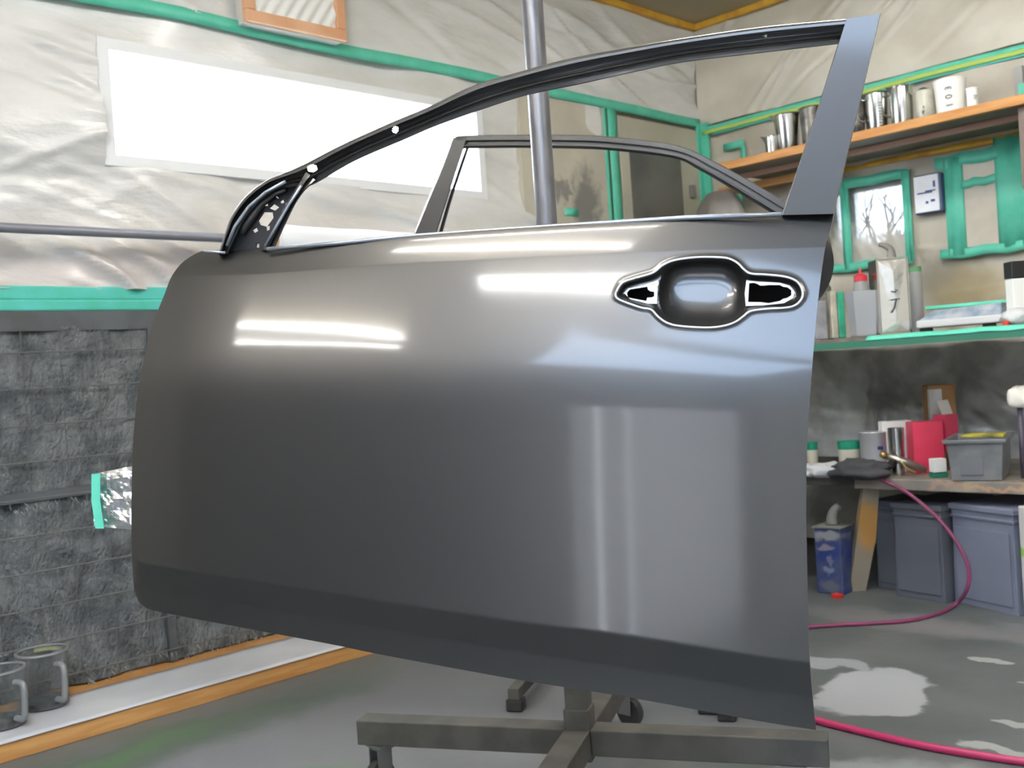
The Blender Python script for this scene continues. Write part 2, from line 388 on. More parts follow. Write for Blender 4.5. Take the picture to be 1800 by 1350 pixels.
# film over window 2 lets light through, dirty in places
VEIL = bpy.data.materials.new('veil'); VEIL.use_nodes = True; nt = VEIL.node_tree; nt.nodes.clear()
o_ = nt.nodes.new('ShaderNodeOutputMaterial'); mx = nt.nodes.new('ShaderNodeMixShader'); tr = nt.nodes.new('ShaderNodeBsdfTransparent'); df = nt.nodes.new('ShaderNodeBsdfDiffuse')
df.inputs[0].default_value = (.55, .52, .47, 1); tcx = nt.nodes.new('ShaderNodeTexCoord'); sx = nt.nodes.new('ShaderNodeSeparateXYZ'); nt.links.new(tcx.outputs['Object'], sx.inputs[0])
nz_ = nt.nodes.new('ShaderNodeTexNoise'); nz_.inputs['Scale'].default_value = 14; nt.links.new(tcx.outputs['Object'], nz_.inputs['Vector'])
mr = nt.nodes.new('ShaderNodeMapRange'); mr.inputs['From Min'].default_value = 1.74; mr.inputs['From Max'].default_value = 1.61; mr.inputs['To Min'].default_value = .25; mr.inputs['To Max'].default_value = 1.0; tr.inputs[0].default_value = (.17, .18, .19, 1)
ma = nt.nodes.new('ShaderNodeMath'); ma.operation = 'MULTIPLY_ADD'; ma.inputs[1].default_value = .16; nt.links.new(nz_.outputs['Fac'], ma.inputs[0]); nt.links.new(sx.outputs['Z'], ma.inputs[2])
nt.links.new(ma.outputs[0], mr.inputs['Value']); nt.links.new(mr.outputs[0], mx.inputs[0]); nt.links.new(tr.outputs[0], mx.inputs[1]); nt.links.new(df.outputs[0], mx.inputs[2]); nt.links.new(mx.outputs[0], o_.inputs[0])
c = MB().grid(lambda i, j: (W2[0]-.01+(W2[1]-W2[0]+.02)*i/30, YB-.012+.004*math.sin(i*1.3+j*.7), W2[2]-.01+(W2[3]-W2[2]+.02)*j/30), 31, 31)
tag(build(c, 'window_film', VEIL, smooth=True), 'clear film taped over the small window, dirty across its lower part', 'plastic sheet')

# outside the small window: snow and bare trees
SNOW = mat('snow', (210, 212, 216), .8)
tag(build(MB().box((-14, 6.5, -.25), (6, 20, -.12)), 'snow_ground', SNOW), 'snow covered ground seen through the small window', 'ground')
BARK = mat('bark', (92, 88, 86), .9)
def branch(mb, p, d, L_, r, n, rnd):
    q = p + d*L_; mb.tube([p, p.lerp(q, .5)+Vector((rnd.uniform(-.05, .05),)*3)*L_, q], [r, r*.8, r*.6], 6)
    if n:
        for k in range(3):
            dd = (d + Vector((rnd.uniform(-.8, .8), rnd.uniform(-.8, .8), rnd.uniform(-.1, .7)))).normalized()
            branch(mb, p.lerp(q, rnd.uniform(.55, 1)), dd, L_*.68, r*.6, n-1, rnd)
for k, (x, y) in enumerate(((-4.9, 9.5), (-5.6, 10.5), (-4.2, 9.8))):
    mb = MB(); branch(mb, Vector((x, y, -.12)), Vector((0, 0, 1)), 1.25, .06, 4, random.Random(k+2))
    tag(build(mb, 'bare_tree', BARK), 'bare dark tree in the snow beyond the small taped window', 'tree', 'bare trees outside')

# ------------------------------------------------------------------ tapes and ledges on the walls
def tapeL(y0, y1, z0, z1, m, label, x=XL+.045, th=.006, name='masking_tape'):
    n = max(2, int((y1-y0)/.06)); nz = 2 if (z1-z0) < .1 else 8; r = random.Random(int(y0*97+z0*31))
    def P(i, j):
        y = y0+(y1-y0)*i/n; z = z0+(z1-z0)*j/nz
        return (x+.006*noise.noise(Vector((y*3, z*3, 1))), y, z+.010*noise.noise(Vector((y*1.4, z, 5))))
    return tag(build(MB().grid(P, n+1, nz+1), name, m, smooth=True, solid=th), label, 'tape')
def tapeB(x0, x1, z0, z1, m, label, y=YB-.045, th=.006, tilt=0.0, name='masking_tape'):
    n = max(2, int((x1-x0)/.05)); nz = 2 if (z1-z0) < .1 else 8
    def P(i, j):
        x = x0+(x1-x0)*i/n; z = z0+(z1-z0)*j/nz + tilt*(x-x0)
        return (x, y+.005*noise.noise(Vector((x*3, z*3, 1))), z+.006*noise.noise(Vector((x*2, z, 5))))
    return tag(build(MB().grid(P, n+1, nz+1), name, m, smooth=True, solid=th), label, 'tape')
tapeL(-1.2, YB-.05, 2.355, 2.405, TEAL, 'long teal tape line high on the window wall, above the bright window')
lb = MB().box((XL, -1.2, 1.300), (XL+.05, 4.1, 1.338)); lb.box((XL, -1.2, 1.338), (XL+.035, 4.1, 1.385))
tag(build(lb, 'taped_ledge', TEALB, bevel=.006), 'thick blue-green taped ledge below the window, above the filter wall', 'ledge')
tapeL(4.175, 4.20, 1.1, 2.36, TEAL, 'narrow teal tape strip on the left side of the dark seam by the back door')
tapeL(4.215, 4.285, 1.1, 2.36, TEAL, 'wide teal tape strip on the right side of the dark seam by the back door')
tapeL(3.83, 3.93, 1.765, 1.805, TEAL, 'small torn teal tape patch on the scuffed wall beside the pole')
cr = MB().box((XL+.04, YB-.09, 1.0), (XL+.055, YB-.04, 2.37)); cr.box((XL+.055, YB-.055, 1.0), (XL+.10, YB-.04, 2.37))
tag(build(cr, 'masking_tape', TEAL), 'teal tape running down the room corner', 'tape')
tapeB(XL+.05, 1.4, 2.325, 2.35, TEAL, 'thin teal tape line above the cups, topmost on the shelf wall')
tapeB(XL+.06, 1.4, 2.305, 2.328, LIME, 'lime tape line right under the teal line above the cups', y=YB-.052)
tapeB(XL+.12, 1.4, 2.293, 2.303, TEALB, 'pale blue-green tape sliver under the lime line', y=YB-.048)
tapeB(XL+.1, 1.0, 1.925, 1.955, YEL, 'yellow tape line on the wall right below the upper shelf')
# yellow tape along the ceiling edges
tag(build(MB().box((XL+.03, -1, ZC-.035), (XL+.06, YB-.02, ZC-.001)), 'ceiling_tape', YEL), 'yellow tape along the ceiling over the window wall', 'tape')
tag(build(MB().box((XL+.03, YB-.06, ZC-.035), (1.4, YB-.03, ZC-.001)), 'ceiling_tape', YEL), 'yellow tape along the ceiling over the shelf wall', 'tape')
# small taped rectangle near the corner
tapeB(-3.325, -3.19, 2.185, 2.225, TEAL, 'short teal tape strip on top of the small outlet near the corner')
tapeB(-3.215, -3.185, 2.07, 2.19, TEAL, 'short upright teal tape strip beside the small outlet near the corner')
tapeB(-3.26, -3.22, 1.45, 1.95, TEAL, 'upright teal tape strip on the wall below the upper shelf, near the corner')
# window 2 tape frame
t = thing('taped_window_surround', 'teal tape border stuck round the small snowy window', 'tape', (-2.47, YB-.05, 1.43))
for (a, b, c_, d) in ((-2.74, -2.255, 1.835, 1.885), (-2.74, -2.255, 1.405, 1.45), (-2.285, -2.245, 1.42, 1.87), (-2.622, -2.575, 1.42, 1.86), (-2.75, -2.70, 1.42, 1.86)):
    n = 8
    g = MB().grid(lambda i, j: (a+(b-a)*i/n, YB-.06+.004*math.sin(i+a*9), c_+(d-c_)*j/2+.004*math.sin(i*1.7+c_*5)), n+1, 3)
    build(g, 'tape_strip', TEAL, t, smooth=True, solid=.006)
# taped-over cabinet outline
t = thing('taped_hatch', 'film-covered wall panel edged with broad teal tape, right of the small sign', 'panel', (-1.9, YB-.05, 1.43))
for (a, b, c_, d) in ((-2.075, -1.985, 1.42, 1.89), (-2.115, -1.74, 1.845, 1.905), (-1.835, -1.70, 1.43, 1.94), (-2.0, -1.82, 1.735, 1.775), (-2.115, -1.70, 1.405, 1.450)):
    n = 8
    g = MB().grid(lambda i, j: (a+(b-a)*i/n, YB-.06+.004*math.sin(i+a*9), c_+(d-c_)*j/2+.005*math.sin(i*1.7+c_*5)), n+1, 3)
    build(g, 'tape_strip', TEAL, t, smooth=True, solid=.006)
build(MB().box((-2.0, YB-.055, 1.45), (-1.83, YB-.045, 1.85)), 'hatch_face', STAIN, t)
# small framed sign wrapped in film
SIGNB = mat('sign_edge', (70, 84, 120), .5)
t = thing('wall_sign', 'small film-wrapped white sign with blue marks, between the window and taped panel', 'sign', (-2.14, YB-.05, 1.64))
build(MB().box((-2.213, YB-.10, 1.637), (-2.073, YB-.045, 1.830)), 'sign_case', SIGNB, t, bevel=.01)
build(MB().box((-2.205, YB-.106, 1.645), (-2.085, YB-.099, 1.822)), 'sign_face', mat('sign_face', (225, 228, 232), .25, bump=.5, bscale=18), t)
g = MB()
for (x, z, w_, h_) in ((-2.19, 1.735, .075, .006), (-2.15, 1.742, .05, .006), (-2.125, 1.69, .02, .012), (-2.15, 1.684, .012, .012), (-2.11, 1.76, .01, .03)):
    g.box((x, YB-.108, z), (x+w_, YB-.1055, z+h_))
build(g, 'blue_marks', mat('blue_ink', (40, 56, 130), .5), t)

# ------------------------------------------------------------------ exhaust filter on the left wall
FILT = mat('filter_fibre', (120, 124, 124), .9, c2=(86, 90, 92), scale=11, detail=8, lo=.36, hi=.62, bump=1.0, bscale=60, stretch=(1, 1.6, 1.0, .6, 0, 0))
MESHM = mat('mesh_wire', (96, 98, 98), .5, metal=.3)
t = thing('exhaust_filter', 'grey fibrous exhaust filter behind wire mesh, filling the lower left wall', 'filter', (XL, 1.5, .06))
def FP(i, j):
    y = -.8+4.9*i/220; z = .06+1.19*j/64
    d = .025*noise.fractal(Vector((y*7, z*7+y*2, 3)), 1, 2, 4)+.02
    return (XL+.02+max(d, 0), y, z)
build(MB().grid(FP, 221, 65), 'filter_mat', FILT, t, smooth=True)
g = MB(); 
z = .10
while z < 1.24: g.tube([(XL+.06, -.8, z), (XL+.065, .8, z+.003), (XL+.06, 4.1, z)], .0028, 6); z += .118
y = -.76
while y < 4.1: g.tube([(XL+.058, y, .06), (XL+.058, y, 1.25)], .0016, 6); y += .121
build(g, 'wire_mesh', MESHM, t)
g = MB().box((XL+.03, -.8, .685), (XL+.065, 4.1, .715)); g.box((XL+.03, -.8, 1.235), (XL+.05, 4.1, 1.30)); g.box((XL+.03, 1.60, .06), (XL+.062, 1.63, 1.24))
build(g, 'filter_frame', mat('filter_frame', (86, 90, 93), .5, c2=(74, 76, 78), scale=6), t)
rnd = random.Random(5); g = MB()
for k in range(420):
    if k < 220: y = rnd.uniform(-.3, 3.2); z = rnd.uniform(.655, .69)
    else: y = rnd.uniform(1.3, 3.4); z = rnd.uniform(.05, .10)
    l = rnd.uniform(.012, .035); dy = rnd.uniform(-.3, 1); x = XL+rnd.uniform(.055, .07)
    p = Vector((x, y, z)); q = p+Vector((rnd.uniform(0, .4), dy, -1)).normalized()*l
    g.add([p, p+Vector((0, .0018, .0018)), q], [(0, 1, 2)])
f_ = build(g, 'loose_fibres', mat('fibre', (150, 152, 150), .8), t, solid=.0006); f_['kind'] = 'stuff'

# ------------------------------------------------------------------ back door in the left wall (near the corner)
DOORC = mat('back_door', (188, 184, 168), .5, c2=(174, 170, 154), scale=3)
d = struct(MB().box((XL+.005, 4.30, 0), (XL+.045, 5.02, 2.33)), 'door_2', DOORC, bevel=.004); d['_loc'] = (0, 0, 0)
build(MB().box((XL+.04, 4.375, 1.2), (XL+.055, 4.825, 2.165)), 'dark_glazing', mat('dark_glass', (84, 86, 84), .25, c2=(104, 104, 98), scale=3), d)
build(MB().box((XL+.05, 4.90, 1.93), (XL+.075, 4.93, 2.0)), 'door_handle', ZINC, d)
SCUFF = mat('scuffed_wall', (196, 190, 174), .5, c2=(184, 178, 164), scale=4, blobs=(16, .22, [((XL, 4.0, 1.84), (1, .10, .17), (120, 118, 116), .5, .9), ((XL, 3.82, 1.9), (1, .05, .05), (116, 116, 116), .4, .8)]))
struct(MB().box((XL, 3.55, 0), (XL+.042, 4.18, 2.35)), 'trim_1', SCUFF)
struct(MB().box((XL+.02, 4.2, 0), (XL+.03, 4.215, 2.35)), 'trim_2', BLACK)

# ------------------------------------------------------------------ orange framed box top left, pipe, film roll, platform
t = thing('framed_box', 'orange wood framed box wrapped in film, mounted above the window', 'box', (XL+.02, 2.28, 2.38))
ya, yb, za, zb, xo = 2.045, 2.505, 2.385, 2.90, XL+.12
build(MB().box((XL+.03, ya+.01, za), (xo-.02, yb-.01, zb)), 'box_body', mat('box_body', (205, 200, 196), .5), t)
PINE = mat('pine_frame', (222, 176, 142), .45, c2=(212, 160, 122), scale=6)
g = MB(); q = .045
g.box((xo-.03, ya, za), (xo, yb, za+q)); g.box((xo-.03, ya, zb-q), (xo, yb, zb)); g.box((xo-.03, ya, za+q), (xo, ya+q, zb-q)); g.box((xo-.03, yb-q, za+q), (xo, yb, zb-q))
build(g, 'wood_frame', PINE, t, bevel=.004)
g = MB().grid(lambda i, j: (xo-.012+.006*math.sin((i*1.0-j*.8)*1.1), ya+q+(yb-ya-2*q)*i/40, za+q+(zb-za-2*q)*j/40), 41, 41)
build(g, 'film_cover', mat('white_film', (232, 232, 230), .3), t, smooth=True)

g = MB().tube([(XL+.12, -1.0, 1.557), (XL+.12, 3.6, 1.557)], .016, 14)
t = thing('wall_pipe', 'thin grey pipe running level across the film-covered wall', 'pipe', (XL+.12, 1.3, 1.5))
build(g, 'pipe', mat('pipe_grey', (130, 132, 142), .4, metal=.3), t, smooth=True, auto=40)
for y in (-.4, .75, 3.4):
    build(MB().box((XL+.03, y-.008, 1.545), (XL+.12, y+.008, 1.57)), 'bracket', ZINC, t)
t = thing('film_roll', 'white roll of masking film hanging on the grey pipe', 'roll', (XL+.17, 2.6, 1.557))
n_ = 50
def RP(i, j):
    y = 2.10+1.08*i/n_; a = 2*math.pi*j/24; r = .060+.006*noise.noise(Vector((y*6, math.cos(a)*1.5, math.sin(a)*1.5)))
    return (XL+.12+r*math.cos(a), y, 1.557+r*math.sin(a))
rr = MB().grid(RP, n_+1, 25)
for yy in (2.10, 3.18):
    rr.add([(XL+.12+.060*math.cos(2*math.pi*k/24), yy, 1.557+.060*math.sin(2*math.pi*k/24)) for k in range(24)] + [(XL+.12+.03*math.cos(2*math.pi*k/24), yy, 1.557+.03*math.sin(2*math.pi*k/24)) for k in range(24)], [(k, (k+1) % 24, (k+1) % 24+24, k+24) for k in range(24)])
build(rr, 'rolled_film', mat('roll_white', (236, 238, 242), .4), t, smooth=True, auto=50)
g = MB()
for yy in (2.085, 2.14):
    pass
g.tube([(XL+.12, 2.07, 1.557), (XL+.12, 3.21, 1.557)], .036, 20)
build(g, 'cardboard_core', mat('card_core', (198, 160, 116), .6), t, smooth=True, auto=40)

t = thing('low_platform', 'low orange wooden platform along the filter wall, with a pale paper top', 'platform', (-3.3, 1.2, 0))
px0, px1 = -3.515, -3.085
build(MB().box((px0, -.6, 0), (px1, 3.4, .053)), 'wooden_base', WOOD, t, bevel=.003)
pg = MB().grid(lambda i, j: (-3.385+.305*j/8, -.6+4.0*i/60, .056+.0015*noise.noise(Vector((i*.4, j*.5, 0)))), 61, 9)
build(pg, 'paper_cover', PAPER, t, smooth=True, solid=.002)

# clear jugs on the platform
JUG = bpy.data.materials.new('clear_plastic'); JUG.use_nodes = True; nt = JUG.node_tree; nt.nodes.clear()
o_ = nt.nodes.new('ShaderNodeOutputMaterial'); mx = nt.nodes.new('ShaderNodeMixShader'); tr = nt.nodes.new('ShaderNodeBsdfTransparent'); gl = nt.nodes.new('ShaderNodeBsdfPrincipled')
tr.inputs[0].default_value = (.93, .94, .94, 1); gl.inputs['Base Color'].default_value = (.30, .31, .31, 1); gl.inputs['Roughness'].default_value = .2
lw = nt.nodes.new('ShaderNodeLayerWeight'); lw.inputs['Blend'].default_value = .35
mm = nt.nodes.new('ShaderNodeMapRange'); mm.inputs['To Min'].default_value = .03; mm.inputs['To Max'].default_value = .9; nt.links.new(lw.outputs['Facing'], mm.inputs['Value'])
nt.links.new(mm.outputs[0], mx.inputs[0]); nt.links.new(tr.outputs[0], mx.inputs[1]); nt.links.new(gl.outputs[0], mx.inputs[2]); nt.links.new(mx.outputs[0], o_.inputs[0])
JUGS = mat('jug_grey', (126, 128, 130), .3)
def jug(x, y, r, h, label, hang, tape):
    t = thing('measuring_jug', label, 'jug', (x, y, .058))
    z = .0595
    build(MB().lathe((x, y, z), [(0, .0), (r*.86, .0), (r*.9, .004), (r, h), (r-.003, h), (r*.88, .008), (0, .008)], 32), 'jug_body', JUG, t, smooth=True, auto=50)
    build(MB().lathe((x, y, z+h), [(r+.003, -.004), (r+.004, .002), (r-.003, .003), (r-.004, -.004), (r+.003, -.004)], 32), 'rim', JUGS, t, smooth=True)
    build(MB().lathe((x, y, z), [(r*.87, .001), (r*.93, .002), (r*.92, .02), (r*.84, .02), (r*.80, .01), (0, .0095)], 32), 'jug_base', mat('jug_residue', (92, 94, 94), .5, c2=(60, 62, 62), scale=30), t, smooth=True, auto=40)
    c, s = math.cos(hang), math.sin(hang); rr = r*.97
    pts = [(x+c*rr, y+s*rr, z+h*.80), (x+c*(rr+.03), y+s*(rr+.03), z+h*.80), (x+c*(rr+.04), y+s*(rr+.04), z+h*.7), (x+c*(rr+.036), y+s*(rr+.036), z+h*.3), (x+c*(rr+.028), y+s*(rr+.028), z+h*.17), (x+c*rr*.93, y+s*rr*.93, z+h*.16)]
    build(MB().tube(spline(pts, 20), .009, 10), 'handle', JUGS, t, smooth=True, auto=50)
    if tape:
        build(MB().grid(lambda i, j: (x+(r+.002)*math.cos(2.0+i*.1), y+(r+.002)*math.sin(2.0+i*.1), z+h-.018+.02*j), 12, 2), 'tape_strip', mat('pale_yellow', (208, 212, 150), .5), t, solid=.002)
    return t
p1 = onZ(80, 1240, .058); p2 = onZ(5, 1275, .058)
jug(p1.x, p1.y, .075, .170, 'clear jug with pale yellow tape on its rim, nearest the middle of the platform', math.radians(12), True)
jug(p2.x, p2.y, .070, .165, 'clear jug cut by the left edge of the photo', math.radians(18), False)
p3 = onZ(-2, 1232, .058)
jug(p3.x, p3.y, .05, .150, 'small grey jug standing behind the other two jugs', math.radians(100), False)

# ================================================================== FRONT CAR DOOR
E_ = Vector((1.0034, .545, 0)).normalized(); N_ = Vector((E_.y, -E_.x, 0))        # along the door, and outward to the viewer
DP = Vector((-1.729, .760, 0))
def onD(px, py, off=0.0):
    d = ray(px, py); o = DP + N_*off; t = (o-CAM).dot(N_)/d.dot(N_); return CAM+d*t
DOORPOS = Vector((-1.23, 1.03, 0.45))
FD = thing('front_car_door', 'large dark grey car front door with empty window frame, hanging in front', 'car door', DOORPOS)
T = curve_at([(355,441),(420,439),(493,436),(600,426),(724,414),(850,405),(1060,391),(1200,382),(1380,375),(1467,371)], 0)
B = curve_at([(244,1058),(254,1067),(275,1074),(360,1091),(500,1117),(600,1136),(667,1150),(900,1193),(1100,1225),(1332,1267),(1434,1283)], 0)
Lc = curve_at([(355,441),(338,449),(318,464),(301,487),(290,515),(268,572),(251,640),(239,720),(233,800),(231,900),(232,980),(236,1035),(244,1058)], 1)
Rc = curve_at([(1467,371),(1459,407),(1451,433),(1440,511),(1432,593),(1425,680),(1419,773),(1417,863),(1418,960),(1423,1155),(1434,1283)], 1)
def coons(u, v):
    tx = 355+(1467-355)*u; ty = T(tx); bx = 244+(1434-244)*u; by = B(bx)
    ly = 441+(1058-441)*v; lx = Lc(ly); ry = 371+(1283-371)*v; rx = Rc(ry)
    x = (1-v)*tx+v*bx+(1-u)*lx+u*rx-((1-u)*(1-v)*355+u*(1-v)*1467+(1-u)*v*244+u*v*1434)
    y = (1-v)*ty+v*by+(1-u)*ly+u*ry-((1-u)*(1-v)*441+u*(1-v)*371+(1-u)*v*1058+u*v*1283)
    return x, y
TILT_M = [(.0705,21),(.13,18.9),(.2,18.5),(.25,18.2),(.29,16.5),(.37,8),(.42,4.4),(.5,4.0),(.62,3.8),(.75,3.8),(.868,4),(.874,-22),(.932,-19),(.942,-7),(1,-4)]
TILT_R = [(0,50),(.006,38),(.012,30),(.068,27)] + TILT_M
TILT_L = [(0,50),(.006,42),(.012,36),(.068,33)] + TILT_M
NV = 1000
vv = np.linspace(0, 1, NV+1)
def integ(tab, H_):
    a = np.interp(vv, [t[0] for t in tab], [t[1] for t in tab]); k = np.tan(np.radians(a))
    return np.concatenate([[0], np.cumsum((k[1:]+k[:-1])/2)])*H_/NV
IR, IL = integ(TILT_R, .70), integ(TILT_L, .62)
def skin_off(u, v):
    w_ = min(max((u-.25)/.60, 0), 1); w_ = w_*w_*(3-2*w_)
    o = float(np.interp(v, vv, IL))*(1-w_) + float(np.interp(v, vv, IR))*w_
    o -= .055*(u-.5)**2*4*.6
    if u < .14: o -= .020*((.14-u)/.14)**2
    return o
HND = np.array([(1082,516),(1093,498),(1116,489),(1147,480),(1164,467),(1184,458),(1216,453),(1249,452),(1278,454),(1296,462),(1307,473),(1320,481),(1349,483),(1382,487),(1402,496),(1411,513),(1407,529),(1389,540),(1349,543),(1320,547),(1307,556),(1291,567),(1267,574),(1238,576),(1193,573),(1171,567),(1156,556),(1144,544),(1127,541),(1098,531),(1084,524)], float)
hs = spline([(p[0], p[1], 0) for p in list(HND)+[tuple(HND[0])]], 160); HNDS = np.array([(p.x, p.y) for p in hs])
def inside(poly, x, y):
    c = False; n = len(poly); j = n-1
    for i in range(n):
        xi, yi = poly[i][0], poly[i][1]; xj, yj = poly[j][0], poly[j][1]
        if (yi > y) != (yj > y) and x < (xj-xi)*(y-yi)/(yj-yi)+xi: c = not c
        j = i
    return c
def sst(x): x = min(max(x, 0), 1); return x*x*(3-2*x)
def cup(x, y):
    if not (1070 < x < 1425 and 440 < y < 590): return 0.0
    dd = float(np.min(np.hypot(HNDS[:, 0]-x, HNDS[:, 1]-y)))
    if not inside(HNDS, x, y): return .0028*math.exp(-(dd/4.0)**2)
    dp = .0028 - .0135*sst(dd/13)
    e = 1-((x-1236)/78)**4-((y-514)/60)**2
    if e > 0: dp -= .036*(1-(1-e)**2)
    return dp
vs_ = list(np.arange(0, .066, .006))+[.067, .069, .0695, .0705, .072]+list(np.arange(.0745, .262, .0023))+list(np.arange(.268, .862, .012))+list(np.arange(.864, .95, .004))+list(np.arange(.955, 1.0001, .009))
if vs_[-1] < 1: vs_.append(1.0)
us_ = list(np.arange(0, .14, .006))+list(np.arange(.14, .675, .011))+list(np.arange(.68, .981, .0019))+[.984, .988, .992, .996, 1.0]
PIX = [[coons(u, v) for v in vs_] for u in us_]
PLATE_L = [(1097,515),(1105,507),(1138,500),(1156,499),(1155,534),(1138,534),(1108,526)]
PLATE_R = [(1312,493),(1330,495),(1370,497),(1388,502),(1397,513),(1394,524),(1378,533),(1340,537),(1311,538),(1309,516)]
def skin_pt(i, j):
    x, y = PIX[i][j]; return onD(x, y, skin_off(us_[i], vs_[j])+cup(x, y))
def skin_keep(i, j):
    x = (PIX[i][j][0]+PIX[i+1][j+1][0])/2; y = (PIX[i][j][1]+PIX[i+1][j+1][1])/2
    if not (1090 < x < 1400 and 490 < y < 545): return True
    return not (inside(PLATE_L, x, y) or inside(PLATE_R, x, y))
sk = MB(); nu, nv = len(us_), len(vs_)
sk.grid(skin_pt, nu, nv, skin_keep)
# hem folded back round the edge
loop = [(i, 0) for i in range(nu)]+[(nu-1, j) for j in range(1, nv)]+[(i, nv-1) for i in range(nu-2, -1, -1)]+[(0, j) for j in range(nv-2, 0, -1)]
base = len(sk.v); C0 = onD(850, 780)
for (i, j) in loop:
    p = sk.v[i*nv+j]; sk.v.append(p - N_*.010); 
for (i, j) in loop:
    p = sk.v[i*nv+j]; q = p - N_*.012; q = q + (C0-q).normalized()*.012; sk.v.append(q)
m_ = len(loop)
for k in range(m_):
    a = loop[k][0]*nv+loop[k][1]; b = loop[(k+1) % m_][0]*nv+loop[(k+1) % m_][1]
    sk.f.append((a, b, base+(k+1) % m_, base+k)); sk.f.append((base+k, base+(k+1) % m_, base+m_+(k+1) % m_, base+m_+k))
OP = build(sk, 'outer_panel', PAINT, FD, smooth=True, auto=35)

# inner shell
def pcen(x, y, k): return 850+(x-850)*k, 780+(y-780)*k
ring = []
for (i, j) in loop[::3]:
    ring.append((PIX[i][j], us_[i], vs_[j]))
def shell_pt(r, off, k):
    (x, y), u, v = r; xx, yy = pcen(x, y, k)
    if x > 1400 and 392 < y < 540: xx += 34*math.sin((y-392)/148*math.pi)**.8
    return onD(xx, yy, off)
sh = MB(); rows = [(None, .985), (-.035, .975), (-.075, .955), (-.09, .92)]
nr = len(ring)
for ri, (off, k) in enumerate(rows):
    for r in ring:
        o = skin_off(r[1], r[2])-.012 if off is None else off
        if off is None: 
            (x, y), u, v = r; xx, yy = pcen(x, y, k); sh.v.append(onD(xx, yy, o))
        else: sh.v.append(shell_pt(r, skin_off(r[1], r[2])+off, k))
for ri in range(len(rows)-1):
    for k in range(nr):
        a = ri*nr+k; b = ri*nr+(k+1) % nr; sh.f.append((a, b, b+nr, a+nr))
sh.v.append(onD(850, 780, -.03)); c_ = len(sh.v)-1
for k in range(nr): sh.f.append(((len(rows)-1)*nr+k, (len(rows)-1)*nr+(k+1) % nr, c_))
build(sh, 'inner_panel', PAINTD, FD, smooth=True, auto=35)

def plate(poly, holes, fn, th=0.0):
    pts = [Vector((p[0], p[1])) for p in poly]; edges = [(i, (i+1) % len(poly)) for i in range(len(poly))]
    for h in holes:
        b = len(pts); pts += [Vector((p[0], p[1])) for p in h]; edges += [(b+i, b+(i+1) % len(h)) for i in range(len(h))]
    V, Ed, Fc, _, _, _ = delaunay_2d_cdt(pts, edges, [], 0, 1e-4)
    fs = []
    for f in Fc:
        cx = sum(V[i].x for i in f)/len(f); cy = sum(V[i].y for i in f)/len(f)
        if inside(poly, cx, cy) and not any(inside(h, cx, cy) for h in holes): fs.append(tuple(f))
    mb = MB(); mb.add([fn(v.x, v.y) for v in V], fs); return mb
hr_ = MB().tube([onD(p[0], p[1], skin_off((p[0]-300)/1140, (p[1]-(T(p[0])))/(B(p[0])-T(p[0])))+.0022) for p in HNDS[:-1]]+[onD(HNDS[0][0], HNDS[0][1], skin_off((HNDS[0][0]-300)/1140, (HNDS[0][1]-T(HNDS[0][0]))/(B(HNDS[0][0])-T(HNDS[0][0])))+.0022)], .0016, 8)  # pale tube puts the highlight of the recess edge into colour
sub(hr_, 'rim_highlight', mat('rim_highlight_pale', (214, 218, 224), .3, metal=.3), OP, smooth=True)['label'] = 'thin pale line drawn as the highlight around the handle recess'
HOLE_L = [(1102,515),(1107,509),(1138,504),(1139,509),(1143,512),(1150,513),(1150,521),(1145,523),(1138,523),(1136,529),(1104,523)]
HOLE_R = [(1317,498),(1325,497),(1331,499),(1336,502),(1344,502),(1350,501),(1371,501),(1376,504),(1384,505),(1391,510),(1391,519),(1383,524),(1377,525),(1371,529),(1351,533),(1336,531),(1327,531),(1315,531)]
sub(plate(PLATE_L, [HOLE_L], lambda x, y: onD(x, y, .040)), 'handle_opening', BARE, OP, solid=.002)['label'] = 'small bright bare opening left of the handle bowl'
sub(plate(PLATE_R, [HOLE_R], lambda x, y: onD(x, y, .030)), 'handle_opening', BARE, OP, solid=.002)['label'] = 'larger bright bare opening right of the handle bowl'

